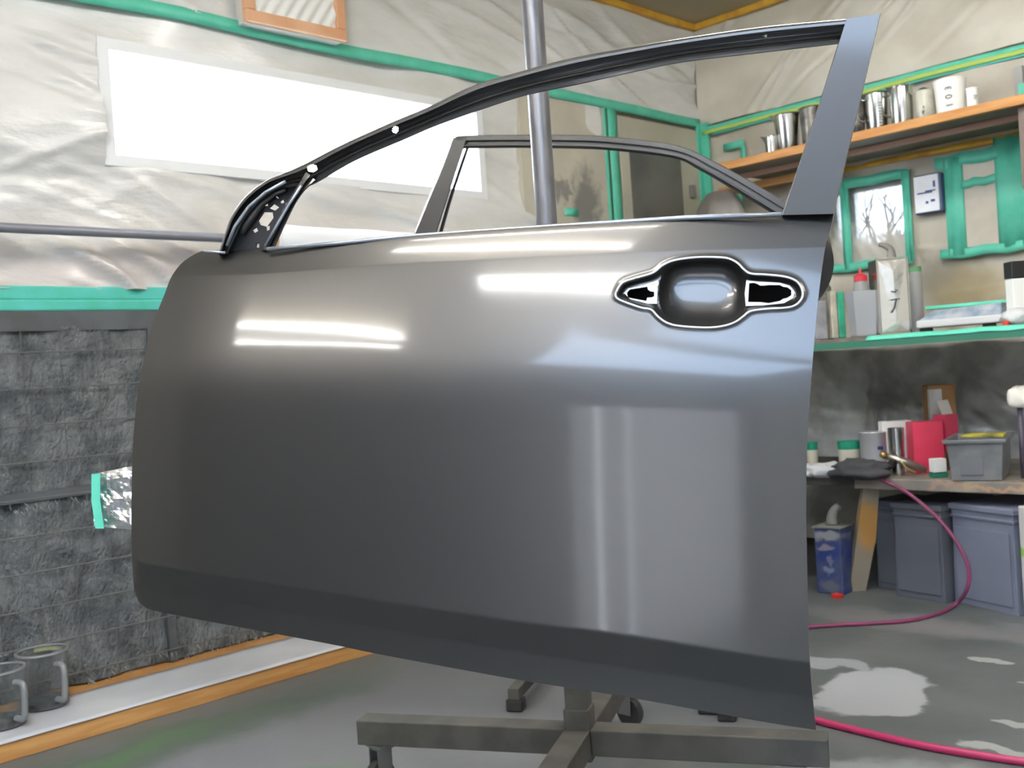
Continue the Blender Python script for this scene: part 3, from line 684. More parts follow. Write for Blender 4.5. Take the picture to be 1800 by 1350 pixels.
# window frame
def zb(p): # height above the belt
    s = (p-DP).dot(E_); return p.z - (1.243 - .05*s/1.14)
def onF(px, py, depth=0.0):
    off = 0
    for _ in range(4):
        p = onD(px, py, off-.01); h = max(zb(p), 0); off = -.04*h
    return onD(px, py, off-.01+depth)
def onFb(px, py, depth=0.0):
    p = onF(px, py, 0); off = (p-DP).dot(N_)
    return onD(px, py, off+depth)
outer = [(384,446),(387,436),(398,402),(409,376),(433,344),(467,318),(498,305),(538,287),(604,253),(693,213),(751,189),(833,150),(910,127),(1000,103),(1100,84),(1200,67),(1340,47),(1490,33)]
inner = [(401,446),(404,438),(416,413),(429,388),(450,362),(482,338),(516,328),(549,325),(624,283),(712,245),(768,221),(846,193),(925,168),(1015,149),(1110,128),(1200,110),(1340,93),(1478,77)]
def ribbon(outer, inner, prof, back, fn, holes=(), n=260):
    # pair the two curves point by point, then subdivide
    O = [Vector((*p, 0)) for p in outer]; I = [Vector((*p, 0)) for p in inner]
    m = len(O); per = max(2, n//(m-1))
    def cr(P, i, t):
        p0 = P[max(i-1, 0)]; p1 = P[i]; p2 = P[i+1]; p3 = P[min(i+2, m-1)]
        return 0.5*((2*p1)+(p2-p0)*t+(2*p0-5*p1+4*p2-p3)*t*t+(3*p1-p0-3*p2+p3)*t**3)
    S = []
    for i in range(m-1):
        for k in range(per): S.append((cr(O, i, k/per), cr(I, i, k/per)))
    S.append((O[-1], I[-1]))
    fine = []
    for k in range(33):
        w_ = k/32; fine.append((w_, float(np.interp(w_, [p[0] for p in prof], [p[1] for p in prof]))))
    prof = sorted(set(fine+list(prof)))
    rows = prof + [(w_, back) for w_ in [1-k/32 for k in range(33)]] + [prof[0]]
    mb = MB(); nj = len(rows); pix = []
    for (a, b) in S:
        for (w_, d_) in rows:
            q = a.lerp(b, w_); pix.append((q.x, q.y)); mb.v.append(fn(q.x, q.y, d_))
    for i in range(len(S)-1):
        for j in range(nj-1):
            cx = sum(pix[k][0] for k in (i*nj+j, (i+1)*nj+j+1))/2; cy = sum(pix[k][1] for k in (i*nj+j, (i+1)*nj+j+1))/2
            if any(((cx-h[0])/h[2])**2+((cy-h[1])/h[3])**2 < 1 for h in holes): continue
            a = i*nj+j; mb.f.append((a, a+1, a+nj+1, a+nj))
    for i in (0, len(S)-1):
        f = tuple(i*nj+k for k in range(nj-1)); mb.f.append(f if i else f[::-1])
    return mb
PROF = [(0, -.008), (.03, 0), (.10, .003), (.20, .003), (.235, -.009), (.30, -.011), (.36, -.011), (.42, -.011), (.48, -.011), (.54, -.010), (.60, -.003), (.64, -.001), (.68, -.003), (.72, -.014), (.80, -.016), (.88, -.017), (.97, -.018), (1.0, -.022)]
build(ribbon(outer, inner, PROF, -.055, onFb, holes=[(549,296,9,6.5),(695,228,5,6),(1345,63,3,3)], n=620), 'window_frame', PAINT, FD, smooth=True, auto=30)
mp_o = [(536,300),(520,330),(500,362),(481,400),(460,440)]; mp_i = [(556,318),(538,333),(521,356),(502,394),(482,438)]
build(ribbon(mp_o, mp_i, [(0,-.008),(.1,-.002),(.45,0),(.5,-.006),(.9,-.004),(1,-.010)], -.05, onFb, n=40), 'mirror_post', PAINT, FD, smooth=True, auto=30)
cv = lambda L_: [(360+x/4.5, 180+y/4.5) for x, y in L_]
mholes = [cv(h) for h in ([(425,935),(470,868),(540,870),(547,915),(495,985),(440,970)], [(515,835),(548,803),(592,832),(560,857)], [(596,785),(622,765),(632,795),(606,803)], [(466,802),(500,795),(505,820),(475,820)], [(380,1010),(412,988),(426,1018),(396,1036)], [(485,985),(518,970),(516,1008),(488,1020)], [(410,1115),(440,1102),(432,1150),(408,1142)], [(560,735),(590,758),(582,764),(556,742)])]
mpoly = [(398,442),(412,410),(426,384),(447,358),(479,334),(512,320),(534,312),(512,350),(492,382),(466,442)]
MP = build(plate(mpoly, mholes, lambda x, y: onFb(x, y, -.022)), 'mirror_mount_plate', PAINTD, FD, solid=.003)
rb = MB().tube([onFb(x, y, -.016) for x, y in cv([(295,1040),(320,980),(375,905),(455,800),(560,720),(640,690)])], [.005, .008, .008, .006, .005, .004], 8)
sub(rb, 'plate_ridge', PAINT, MP, smooth=True)
# rear pillar
pl_o = [(1487,33),(1460,118),(1432,205),(1403,293),(1374,378)]; pl_i = [(1548,24),(1528,112),(1508,198),(1487,285),(1466,376)]
build(ribbon(pl_o, pl_i, [(0,-.004),(.02,.003),(.98,.003),(1,-.003)], -.045, onFb, n=60), 'rear_pillar', PAINT, FD, smooth=True, auto=30)
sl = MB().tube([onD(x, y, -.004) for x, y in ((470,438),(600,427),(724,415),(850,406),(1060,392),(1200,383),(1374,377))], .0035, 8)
build(sl, 'belt_highlight', mat('highlight_pale', (150, 156, 166), .3, metal=.6), FD, smooth=True)  # light-coloured tube painted in as the belt edge highlight
HILITE = bpy.data.materials['highlight_pale']
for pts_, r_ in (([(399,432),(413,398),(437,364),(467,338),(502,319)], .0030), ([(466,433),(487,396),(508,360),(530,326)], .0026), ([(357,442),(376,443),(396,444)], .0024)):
    build(MB().tube([onFb(x, y, .001) for x, y in pts_], r_, 8), 'frame_highlight', HILITE, FD, smooth=True)  # pale tubes drawn as highlights on frame, mirror post and belt corner
# foil and tape on the hinge edge
def FO(i, j):
    u = i/16; v = j/20; x = 165+92*u; y = (833+(-18)*u)*(1-v)+(925+8*u)*v
    return onD(x, y, -.066-.012*u+.010*noise.noise(Vector((u*4, v*4, 2)))+.004*noise.noise(Vector((u*11, v*11, 5))))
FW = build(MB().grid(FO, 17, 21), 'foil_wrap', FOIL, FD, solid=.001); FW['label'] = 'crumpled silver foil on the hinge edge'
sub(MB().grid(lambda i, j: onD((161+15*i)+(7 if j > 5 else 0)*(j-5)/5, 833+9.6*j, -.060), 2, 11), 'edge_tape', TEAL, FW, solid=.001)['label'] = 'green tape edge on the foil'

# ================================================================== REAR CAR DOOR (behind the pole)
DP2 = CAM + F0*2.95 + R0*.254; DP2 = Vector((DP2.x, DP2.y, 0))
def onE(px, py, off=0.0):
    d = ray(px, py); o = DP2+N_*off; t = (o-CAM).dot(N_)/d.dot(N_); return CAM+d*t
RDP = Vector((DP2.x, DP2.y, .75))
RD = thing('rear_car_door', 'grey rear car door with empty window, behind the pole and front door', 'car door', RDP)
def onE2(px, py, d=0.0): return onE(px, py, d)
ro = [(800,241),(817,238),(917,237),(1033,238),(1100,243),(1174,252),(1218,265),(1254,283),(1307,311),(1379,354),(1400,368)]
ri = [(816,262),(825,261),(917,260),(1033,262),(1100,267),(1159,274),(1198,282),(1224,296),(1266,320),(1355,374),(1368,384)]
build(ribbon(ro, ri, [(0,-.01),(.05,0),(.38,0),(.42,-.012),(.70,-.012),(.74,-.002),(.80,-.002),(.84,-.014),(1,-.016)], -.05, onE2, n=140), 'window_frame', PAINT, RD, smooth=True, auto=30)
build(ribbon([(796,242),(774,300),(750,356),(724,420)], [(822,240),(803,297),(785,355),(764,420)], [(0,-.01),(.05,0),(.95,0),(1,-.006)], -.04, onE2, n=30), 'front_pillar', PAINT, RD, smooth=True, auto=30)
build(ribbon([(820,258),(805,300),(787,355),(768,420)], [(825,258),(811,300),(793,355),(775,420)], [(0,-.02),(.5,-.016),(1,-.02)], -.04, onE2, n=30), 'glass_channel', PAINTD, RD, smooth=True)
def RS(i, j):
    u, v = i/40, j/40; x = 712+(1412-712)*u - 12*math.sin(v*math.pi)*(1-u); y0_ = 415+(378-415)*u; y1_ = 760+(800-760)*u
    return onE(x, y0_+(y1_-y0_)*v, .05*math.sin(v*math.pi*.8)-.03*(2*u-1)**2)
mb = MB().grid(RS, 41, 41); build(mb, 'outer_panel', PAINT, RD, smooth=True)
rp = [(718,420),(1405,384),(1400,795),(720,752)]
mb = MB().prism([onE(x, y, -.045) for x, y in rp], -N_*.07); build(mb, 'inner_panel', PAINTD, RD)

# ================================================================== STAND WITH POLE
ang = math.atan2(E_.y, E_.x); Bk = -N_
SC = Vector((-1.605, 1.705, 0))
ST = thing('door_stand', 'grey wheeled steel stand with a tall round pole, behind the front door', 'stand', (SC.x, SC.y, 0))
def bar(c, d, l0, l1, zc, s): 
    return MB().obox(c+d*((l0+l1)/2)+ZZ*zc, d, ZZ.cross(d), ZZ, l1-l0, s, s)
SZ = .150
build(bar(SC, E_, -.552, -.03, SZ, .06), 'arm', STEEL, ST, bevel=.003)
build(bar(SC, E_, .03, .545, SZ, .06), 'arm', STEEL, ST, bevel=.003)
build(bar(SC, N_, .0301, .56, SZ, .06), 'arm', STEEL, ST, bevel=.003)
build(bar(SC, N_, -.56, -.0301, SZ, .06), 'arm', STEEL, ST, bevel=.003)
build(MB().obox(SC+ZZ*.42, E_, N_, ZZ, .052, .052, .60), 'socket', STEEL, ST, bevel=.004)
build(MB().obox(SC+ZZ*.165, E_, N_, ZZ, .06, .06, .12), 'hub', STEEL, ST, bevel=.003)
build(MB().tube([(SC.x, SC.y, .72), (SC.x, SC.y, 2.5)], .0243, 24), 'pole', POLE, ST, smooth=True, auto=40)
def caster(c, d, zt):
    side = ZZ.cross(d); g = MB()
    f = MB()
    for s in (-1, 1): f.obox(c+side*(.017*s)+ZZ*(zt-.045)+d*.008, d, side, ZZ, .042, .004, .078)
    f.obox(c+ZZ*(zt-.012), d, side, ZZ, .045, .038, .008)
    fk = build(f, 'caster', ZINC, ST, bevel=.001)
    sub(MB().obox(c+ZZ*(zt-.004), d, side, ZZ, .06, .055, .008), 'caster_plate', ZINC, fk)
    w_ = MB(); r = .040; cz = Vector((c.x, c.y, r+.001))+d*.014
    prof = [(.0, -.013), (.030, -.013), (.038, -.011), (.040, -.006), (.040, .006), (.038, .011), (.030, .013), (0, .013)]
    for (rr_, h_) in prof:
        for k in range(24):
            a = 2*math.pi*k/24; w_.v.append(cz+side*h_+(d*math.cos(a)+ZZ*math.sin(a))*rr_)
    for i in range(len(prof)-1):
        for k in range(24): w_.f.append((i*24+k, i*24+(k+1) % 24, (i+1)*24+(k+1) % 24, (i+1)*24+k))
    sub(w_, 'wheel', RUBBER, fk, smooth=True, auto=40)
for d_, l_, wd2 in ((-E_, .50, (N_*.8-E_*.4).normalized()), (E_, .47, N_), (N_, .51, E_), (-N_, .51, (E_+N_*.5).normalized())):
    caster(SC+d_*l_, wd2, .12)
# arm that carries the door
arm_p = SC+ZZ*.98; tgt = arm_p + N_*((DP-SC).dot(N_)-.055)
build(MB().tube([arm_p+ZZ*0, tgt], .015, 12), 'holding_arm', STEEL, ST, smooth=True, auto=40)
build(MB().obox(tgt, E_, N_, ZZ, .5, .03, .03), 'holding_bar', STEEL, ST)

# second stand
S2a = Vector((-2.190, 2.050, 0)); S2b = Vector((-1.640, 2.330, 0))
S2 = thing('low_stand', 'low grey stand with two tube feet, holding the rear door behind', 'stand', ((S2a.x+S2b.x)/2, (S2a.y+S2b.y)/2, 0))
for s in (S2a, S2b):
    build(MB().obox(s+Bk*.33+ZZ*.052, Bk, E_, ZZ, .66, .034, .034), 'foot_tube', STEEL, S2, bevel=.002)
    build(MB().obox(s+Bk*.02+ZZ*.018, Bk, E_, ZZ, .045, .05, .034), 'rubber_foot', RUBBER, S2, bevel=.004)
    build(MB().obox(s+Bk*.62+ZZ*.018, Bk, E_, ZZ, .045, .05, .034), 'rubber_foot', RUBBER, S2, bevel=.004)
    pq = s+Bk*.30
    build(MB().obox(pq+ZZ*.62, Bk, E_, ZZ, .034, .034, 1.1), 'post', STEEL, S2, bevel=.002)
build(MB().obox(S2b+Bk*.10+ZZ*.012, Bk, E_, ZZ, .10, .17, .022), 'foot_plate', RUBBER, S2, bevel=.004)
build(MB().obox((S2a+S2b)/2+Bk*.30+ZZ*.60, E_, Bk, ZZ, (S2b-S2a).length, .03, .03), 'cross_tube', STEEL, S2)
for s in (S2a, S2b):
    a_ = s+Bk*.30+ZZ*.9; l_ = (DP2-a_).dot(N_)-.10
    build(MB().obox(a_+N_*l_/2, N_, E_, ZZ, max(l_, .03), .03, .03), 'support_arm', STEEL, S2)

# ================================================================== UPPER SHELF AND CUPS
US = thing('upper_shelf', 'long wooden shelf with orange front edge, high on the back wall', 'shelf', (-2.2, 4.8, 1.96))
xs0, xs1 = -3.05, -1.50
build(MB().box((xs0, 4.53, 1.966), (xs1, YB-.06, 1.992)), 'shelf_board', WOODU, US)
build(MB().box((xs0, 4.50, 1.958), (xs1+.01, 4.53, 1.999)), 'front_edge', WOODX, US, bevel=.003)
build(MB().box((xs0, 4.72, 1.94), (xs1, 4.745, 1.966)), 'under_rail', mat('pink_rail', (176, 138, 122), .6), US)
p_ = onB(1310, 300, 4.9); build(MB().box((-3.25, 4.86, 1.90), (-2.62, 4.90, 1.94)), 'short_beam', WOODX, US)
build(MB().box((xs1-.05, 4.55, 1.62), (xs1-.01, YB-.06, 1.966)), 'side_post', mat('post_brown', (120, 104, 96), .6), US)
ZS = 2.0
def cupdims(pl, pr, ptop, pbot, y):
    cx = (pl+pr)/2; b = onB(cx, pbot, y); tp = onB(cx, ptop, y); r = (pr-pl)/2*dep(b)/FPX
    return b.x, r, tp.z
def textpart(txt, size, loc, rot, parent, m, name='marking'):
    cu = bpy.data.curves.new(name, 'FONT'); cu.body = txt; cu.size = size; cu.extrude = .0004; cu.align_x = 'CENTER'; cu.align_y = 'CENTER'
    tmp = bpy.data.objects.new(name, cu); COL.objects.link(tmp); bpy.context.view_layer.update()
    me = bpy.data.meshes.new_from_object(tmp.evaluated_get(bpy.context.evaluated_depsgraph_get()))
    bpy.data.objects.remove(tmp); me.materials.clear(); me.materials.append(m)
    o = bpy.data.objects.new(name, me); COL.objects.link(o)
    o.parent = parent; o.location = Vector(loc)-Vector(parent['_loc']); o.rotation_euler = rot; return o
SEE = Vector((-CF.x, -CF.y, 0)).normalized()
def mug(pl, pr, ptop, y, m, label, taper=1.0, spout=True, handle=None, hm=None, zbase=ZS, pbot=None, lid=None, name='mixing_cup', cat='cup', group=None, rimm=None):
    pb = pbot or (pr and (ptop+60)); x, r, zt = cupdims(pl, pr, ptop, pb, y)
    h = zt-zbase; t = thing(name, label, cat, (x, y, zbase), group); zb_ = zbase+.0005
    rb = r*taper
    mb = MB().lathe((x, y, zb_), [(0, 0), (rb*.97, 0), (rb, .004), (r, h), (r-.002, h), (rb-.003, .006), (0, .006)], 32)
    build(mb, 'cup_body', m, t, smooth=True, auto=45)
    build(MB().lathe((x, y, zb_+h), [(r, -.003), (r+.003, 0), (r+.001, .003), (r-.003, .001), (r, -.003)], 32), 'rim', rimm or m, t, smooth=True)
    if spout:
        a = math.atan2(-R0.y, -R0.x); 
        sp = MB(); e = Vector((math.cos(a), math.sin(a), 0)); pr_ = Vector((-e.y, e.x, 0)); c0 = Vector((x, y, zb_+h))
        sp.add([c0+e*r*.93+pr_*r*.35, c0+e*r*.93-pr_*r*.35, c0+e*(r+.02)+ZZ*.006, c0+e*r*.97-ZZ*.03], [(0, 2, 3), (2, 1, 3)])
        build(sp, 'spout', m, t, solid=.0015)
    if handle is not None:
        c, s = math.cos(handle), math.sin(handle)
        q = lambda rr, z: (x+c*rr, y+s*rr, zb_+h*z)
        build(MB().tube(spline([q(r*.97, .85), q(r+.03, .86), q(r+.036, .7), q(r+.032, .4), q(r*.97, .28)], 18), .005, 8), 'handle', hm or m, t, smooth=True)
    return t, x, r, zt
R_AZ = math.atan2(R0.y, R0.x)
mug(1345, 1371, 241, 4.56, CHROME, 'smallest stainless cup, leftmost on the upper shelf', .9, True, pbot=262)
mug(1362, 1410, 203, 4.60, CHROME, 'tall stainless cup with black-stained sides, left of the door pillar', .74, True, pbot=250, rimm=STAINED)
mug(1408, 1450, 190, 4.60, STAINED, 'dark stained cup half hidden by the left side of the door pillar', .85, False, pbot=240)
mug(1490, 1522, 182, 4.58, STAINED, 'dark cup half hidden by the right side of the door pillar', .85, False, pbot=225)
t, x, r, zt = mug(1521, 1567, 166, 4.62, CHROME, 'wide stainless cup with black rim and ruled scale, right of the door pillar', .84, True, pbot=222, handle=R_AZ+math.pi, rimm=STAINED)
g = MB()
for k in range(9):
    a = R_AZ+math.pi/2+math.pi-.0+.55; zz = ZS+.02+k*.013; rr_ = r*(.84+.16*(zz-ZS)/(zt-ZS))+.0008
    g.obox(Vector((x+rr_*math.cos(-.9), 4.62+rr_*math.sin(-.9), zz)), Vector((math.sin(.9), math.cos(.9), 0)), Vector((math.cos(-.9), math.sin(-.9), 0)), ZZ, .018, .001, .002)
build(g, 'scale_marks', BLACK, t)
mug(1567, 1607, 154, 4.60, CHROME, 'shiny tall stainless jug with curved handle, between ruled cup and glass beaker', .97, True, pbot=210, handle=R_AZ+math.pi*.8, hm=STAINED)
t, x, r, zt = mug(1611, 1645, 161, 4.60, mat('frosted_jug', (186, 184, 168), .3, c2=(160, 158, 146), scale=12), 'frosted jug with black lid strap and written numbers, left of paper cup', .95, False, pbot=205)
build(MB().tube(spline([(x-r*1.0, 4.60, zt-.004), (x, 4.60-r*.4, zt+.014), (x+r*1.1, 4.60, zt-.012)], 12), .004, 8), 'lid_strap', BLACK, t, smooth=True)
pos = lambda x, y, r, z: Vector((x, y, z))+SEE*(r+.002)
FACE = math.atan2(SEE.y, SEE.x)+math.pi/2
textpart('204', .045, pos(x-.012, 4.60, r*.97, (ZS+zt)/2-.012), (math.pi/2, math.radians(-80), FACE), t, BLACK)
t, x, r, zt = mug(1645, 1699, 142, 4.60, mat('paper_cup', (240, 238, 232), .5), 'large white paper cup with 301 handwritten down its side', .86, False, pbot=192, name='paper_cup')
for k, ch in enumerate('301'):
    textpart(ch, .040, Vector((x, 4.60, zt-.045-k*.036))+SEE*(r*(.955-.03*k)+.001)*.985-R0*(.036-.002*k), (math.pi/2, math.radians(-95), FACE-.42), t, mat('pencil', (96, 98, 106), .7))
t, x, r, zt = mug(1700, 1720, 156, 4.57, mat('small_paper_cup', (236, 236, 232), .5), 'small white cup right of the large paper cup', .9, False, pbot=180, name='paper_cup')
textpart('10', .022, Vector((x, 4.57, (ZS+zt)/2))+SEE*(r+.001), (math.pi/2, math.radians(-80), FACE), t, BLACK)
# upright steel bracket at the far right
p = onB(1792, 140, 4.9)
t = thing('shelf_upright', 'grey metal upright above the right end of the upper shelf', 'post', (p.x, 4.9, 2.0))
build(MB().box((p.x-.015, 4.88, 2.0), (p.x+.02, 4.92, 2.21)), 'post', ZINC, t); build(MB().box((p.x-.0, 4.875, 2.05), (p.x+.06, 4.885, 2.13)), 'tape_patch', TEAL, t)
# hanging bundle under the shelf near the corner
def HB(i, j):
    a = 2*math.pi*i/24; v = j/16; r = .14*(math.sin(math.pi*min(v*.86+.08, 1))**.5)*(1+.15*math.sin(a*5+v*4)); 
    return (-3.20+r*math.cos(a)*1.15, 4.80+r*math.sin(a)*.7, 1.45+.46*v)
tag(build(MB().grid(HB, 25, 17), 'film_bundle', mat('bundle', (138, 132, 126), .45, bump=.4, bscale=14), smooth=True), 'grey bundle of used film hanging under the left end of the upper shelf', 'bundle')

# ================================================================== MIDDLE SHELF
MS = thing('middle_shelf', 'middle shelf edged with torn teal tape, holding the scale and square can', 'shelf', (-1.9, 4.3, 1.01))
build(MB().box((-2.75, 3.86, 1.012), (-1.20, YB-.35, 1.044)), 'shelf_board', mat('shelf_dusty', (120, 108, 100), .7, c2=(88, 82, 78), scale=9), MS)
build(MB().box((-2.75, 3.845, 1.002), (-1.20, 3.86, 1.030)), 'dark_tape_edge', mat('dark_teal', (46, 110, 90), .6), MS)
def TP(i, j):
    u = i/30; x = -1.93+.75*u; v = j/4
    zz = 1.0465 + .004*noise.noise(Vector((u*6, v, 1))); 
    y = 3.93-.088*v
    if j == 4: zz -= .018
    return (x, y, zz if j < 4 else 1.03+.004*noise.noise(Vector((u*9, 0, 1))))
build(MB().grid(TP, 31, 5), 'loose_tape', TEAL, MS, smooth=True, solid=.002)
ZM = 1.048
def sized(px, y): return abs(px)*dep(onB(1600, 590, y))/FPX
EX = R0; EY = SEE      # facing the viewer
def fbox(pl, pr, ptop, pbot, y, depth, zb_=ZM, rot=0.0):
    cx = (pl+pr)/2; b = onB(cx, pbot, y); tp = onB(cx, ptop, y); w_ = (pr-pl)*dep(b)/FPX
    ex = Matrix.Rotation(rot, 3, 'Z') @ EX; ey = Matrix.Rotation(rot, 3, 'Z') @ EY
    c0 = Vector((b.x, b.y, 0)); h = tp.z-zb_
    return c0, ex, ey, w_, h, c0-ey*depth/2+ZZ*(zb_+h/2)
# square solvent can
c0, ex, ey, w_, h, cc = fbox(1548, 1602, 452, 586, 3.98, .10)
t = thing('square_can', 'tall shiny square metal can with black stains and curved spout', 'can', (c0.x, c0.y, ZM))
build(MB().obox(cc, ex, ey, ZZ, w_, .10, h-.004), 'can_body', mat('can_steel', (205, 203, 198), .22, metal=.95, c2=(190, 188, 184), scale=3, blobs=(20, .07, [((0.0, .0, .19), (.03, .2, .012), (20, 20, 20), .3, .95), ((0.005, .0, .215), (.008, .2, .035), (24, 24, 24), .3, .95), ((-.01, 0, .14), (.01, .2, .03), (60, 58, 56), .4, .8), ((.0, 0, .03), (.05, .2, .05), (110, 108, 112), .6, .6)])), t, bevel=.004)
g = MB(); 
for s in (-1, 1): g.obox(cc+ex*(w_/2*s)+ey*.05, ex, ey, ZZ, .005, .005, h)
g.obox(cc+ZZ*(h/2-.002)+ey*.05, ex, ey, ZZ, w_, .005, .006); g.obox(cc-ZZ*(h/2-.003)+ey*.05, ex, ey, ZZ, w_, .005, .006)
build(g, 'can_seam', CHROME, t)
fo = cc+ey*.0515; tl, tr2 = fo-ex*w_*.45+ZZ*h*.47, fo+ex*w_*.45+ZZ*h*.47; bl, br = fo-ex*w_*.45-ZZ*h*.47, fo+ex*w_*.45-ZZ*h*.47
ap, ab = fo-ey*.0-ZZ*(-h*.33)+ey*.010, fo-ZZ*h*.36+ey*.004
build(MB().add([tl, tr2, bl, br, ap, ab], [(0, 4, 1), (0, 2, 5, 4), (1, 4, 5, 3), (2, 3, 5)]), 'pressed_face', mat('pressed_tin', (232, 231, 230), .22, metal=.75, bump=.25, bscale=14), t)
bm_ = MB(); k0 = fo+ey*.013
bm_.tube([k0+ZZ*h*.06-ex*.014, k0+ZZ*h*.045, k0+ZZ*h*.075+ex*.012], .0022, 6); bm_.tube([k0-ZZ*h*.055-ex*.02, k0-ZZ*h*.045+ex*.018], .0022, 6); bm_.tube([k0-ZZ*h*.05+ex*.004, k0-ZZ*h*.15-ex*.004, k0-ZZ*h*.22-ex*.016], .0028, 6)
build(bm_, 'black_drips', BLACK, t)
sp0 = cc+ZZ*(h/2)
build(MB().tube(spline([sp0+ex*.02-ZZ*.003, sp0+ex*.018+ZZ*.035, sp0+ex*0+ZZ*.052, sp0-ex*.028+ZZ*.062], 14), [.02-.012*k/13 for k in range(14)], 12), 'curved_spout', mat('spout', (120, 118, 114), .5), t, smooth=True)
# clear tub with red-capped bottle inside
x, r, zt = cupdims(1491, 1545, 512, 588, 3.96)
t = thing('plastic_tub', 'milky plastic tub left of the square can', 'tub', (x, 3.96, ZM))
TUBM = mat('milky', (176, 178, 184), .35, alpha=.72)
build(MB().lathe((x, 3.96, ZM+.0005), [(0, 0), (r*.78, 0), (r*.82, .006), (r, zt-ZM), (r-.003, zt-ZM), (r*.78, .008), (0, .008)], 4, 1.1, 1.1), 'tub_body', TUBM, t, bevel=.006)
t2 = thing('squeeze_bottle', 'grey squeeze bottle with a red nozzle cap, standing in the milky tub', 'bottle', (x, 3.965, ZM+.01))
zc_ = onB(1520, 492, 3.96).z
build(MB().lathe((x, 3.965, ZM+.010), [(0, 0), (.031, 0), (.033, .01), (.033, zc_-ZM-.045), (.026, zc_-ZM-.02), (.024, zc_-ZM-.012), (0, zc_-ZM-.012)], 24), 'bottle_body', mat('grey_bottle', (128, 128, 126), .4), t2, smooth=True, auto=40)
build(MB().lathe((x, 3.965, zc_-.004), [(0, 0), (.027, 0), (.027, .022), (.018, .028), (.007, .032), (.004, .055), (0, .055)], 20), 'nozzle_cap', mat('red_cap', (186, 44, 56), .4), t2, smooth=True, auto=40)
# items left of the tub
for (a, b, tp, bt, y, col, lab, cat, nm, dp_) in ((1434, 1456, 528, 592, 4.0, (150, 150, 156), 'pale grey plastic pot beside the car door edge, on the middle shelf', 'pot', 'plastic_pot', .05),
    (1464, 1475, 510, 588, 4.02, (190, 184, 168), 'narrow cream box between the grey pot and the milky tub', 'box', 'narrow_box', .05),
    (1475, 1487, 512, 572, 4.04, (60, 176, 140), 'green narrow box standing right of the narrow cream box', 'box', 'narrow_box', .05)):
    c0, ex, ey, w_, h, cc = fbox(a, b, tp, bt, y, dp_)
    tag(build(MB().obox(cc, ex, ey, ZZ, w_, dp_, h-.002), nm, mat(nm+lab[:5], col, .5, c2=tuple(int(k*.85) for k in col), scale=20), bevel=.004), lab, cat)
x, r, zt = cupdims(1440, 1464, 494, 560, 4.25)
tag(build(MB().lathe((x, 4.25, ZM), [(0, 0), (r, 0), (r, zt-ZM-.03), (r*.6, zt-ZM-.01), (r*.4, zt-ZM), (0, zt-ZM)], 20), 'dark_bottle', mat('dusty_bottle', (112, 110, 92), .6, c2=(84, 84, 74), scale=20), smooth=True, auto=40), 'dusty olive bottle behind the grey pot, beside the car door edge', 'bottle')
# grey jar behind the can
x, r, zt = cupdims(1602, 1624, 476, 560, 4.2)
t = thing('grey_jar', 'grey jar with green lid, right behind the square can', 'jar', (x, 4.2, ZM))
build(MB().lathe((x, 4.2, ZM), [(0, 0), (r, 0), (r, zt-ZM-.004), (0, zt-ZM-.004)], 20), 'jar_body', mat('jar', (150, 148, 146), .5), t, smooth=True, auto=40)
build(MB().lathe((x, 4.2, zt-.004), [(r, 0), (r*1.02, .0), (r*1.02, .022), (0, .022)], 20), 'lid', mat('green_lid', (86, 140, 92), .5), t, smooth=True, auto=40)
# weighing scale
a_ = onB(1606, 578, 3.98); b_ = onB(1764, 566, 4.02)
t = thing('weighing_scale', 'film-wrapped weighing scale with blue display, right of the square can', 'scale', ((a_.x+b_.x)/2, 4.05, ZM))
ex = Vector((1, 0.12, 0)).normalized(); ey = Vector((-ex.y, ex.x, 0))
W_ = (b_.x-a_.x)*1.02; cx = Vector(((a_.x+b_.x)/2, 4.10, 0))
build(MB().obox(cx+ZZ*(ZM+.030), ex, ey, ZZ, W_, .20, .030), 'scale_base', mat('scale_white', (196, 196, 198), .5), t, bevel=.006)
bd = MB()
z0_, z1_ = ZM+.045, ZM+.092
bd.add([cx-ex*W_*.48-ey*.09+ZZ*z0_, cx+ex*W_*.44-ey*.09+ZZ*z0_, cx+ex*W_*.44+ey*.09+ZZ*z0_, cx-ex*W_*.48+ey*.09+ZZ*z0_,
        cx-ex*W_*.36-ey*.03+ZZ*(z1_-.01), cx+ex*W_*.40-ey*.03+ZZ*z1_, cx+ex*W_*.40+ey*.08+ZZ*z1_, cx-ex*W_*.36+ey*.08+ZZ*(z1_-.01)],
       [(0,3,2,1),(4,5,6,7),(0,1,5,4),(1,2,6,5),(2,3,7,6),(3,0,4,7)])
build(bd, 'wrapped_body', mat('film_wrap', (176, 182, 188), .3, c2=(120, 140, 162), scale=14, bump=.5, bscale=22), t, bevel=.004)
for sgn in (-.42, .28): build(MB().obox(cx+ex*W_*sgn-ey*.06+ZZ*(ZM+.008), ex, ey, ZZ, .04, .04, .015), 'scale_foot', BLACK, t)
build(MB().obox(cx-ex*W_*0+ey*.04+ZZ*(z1_+.004), ex, ey, ZZ, W_*.98, .05, .014), 'top_tape', TEAL, t, bevel=.003)
def lump(name, c, rx, ry, rz, m, label, cat, seed=0, amp=.25, seg=24):
    def P(i, j):
        a = 2*math.pi*i/seg; b = -math.pi/2+math.pi*j/14; d = Vector((math.cos(a)*math.cos(b), math.sin(a)*math.cos(b), math.sin(b)))
        k = 1+amp*noise.noise(d*2.2+Vector((seed, 0, 0)))+amp*.5*noise.noise(d*6+Vector((0, seed, 0)))
        return (c[0]+rx*d.x*k, c[1]+ry*d.y*k, c[2]+max(rz*d.z*k, -rz*.8))
    return tag(build(MB().grid(P, seg+1, 15), name, m, smooth=True), label, cat)
WF = mat('white_fluff', (198, 198, 200), .5, bump=.6, bscale=30)
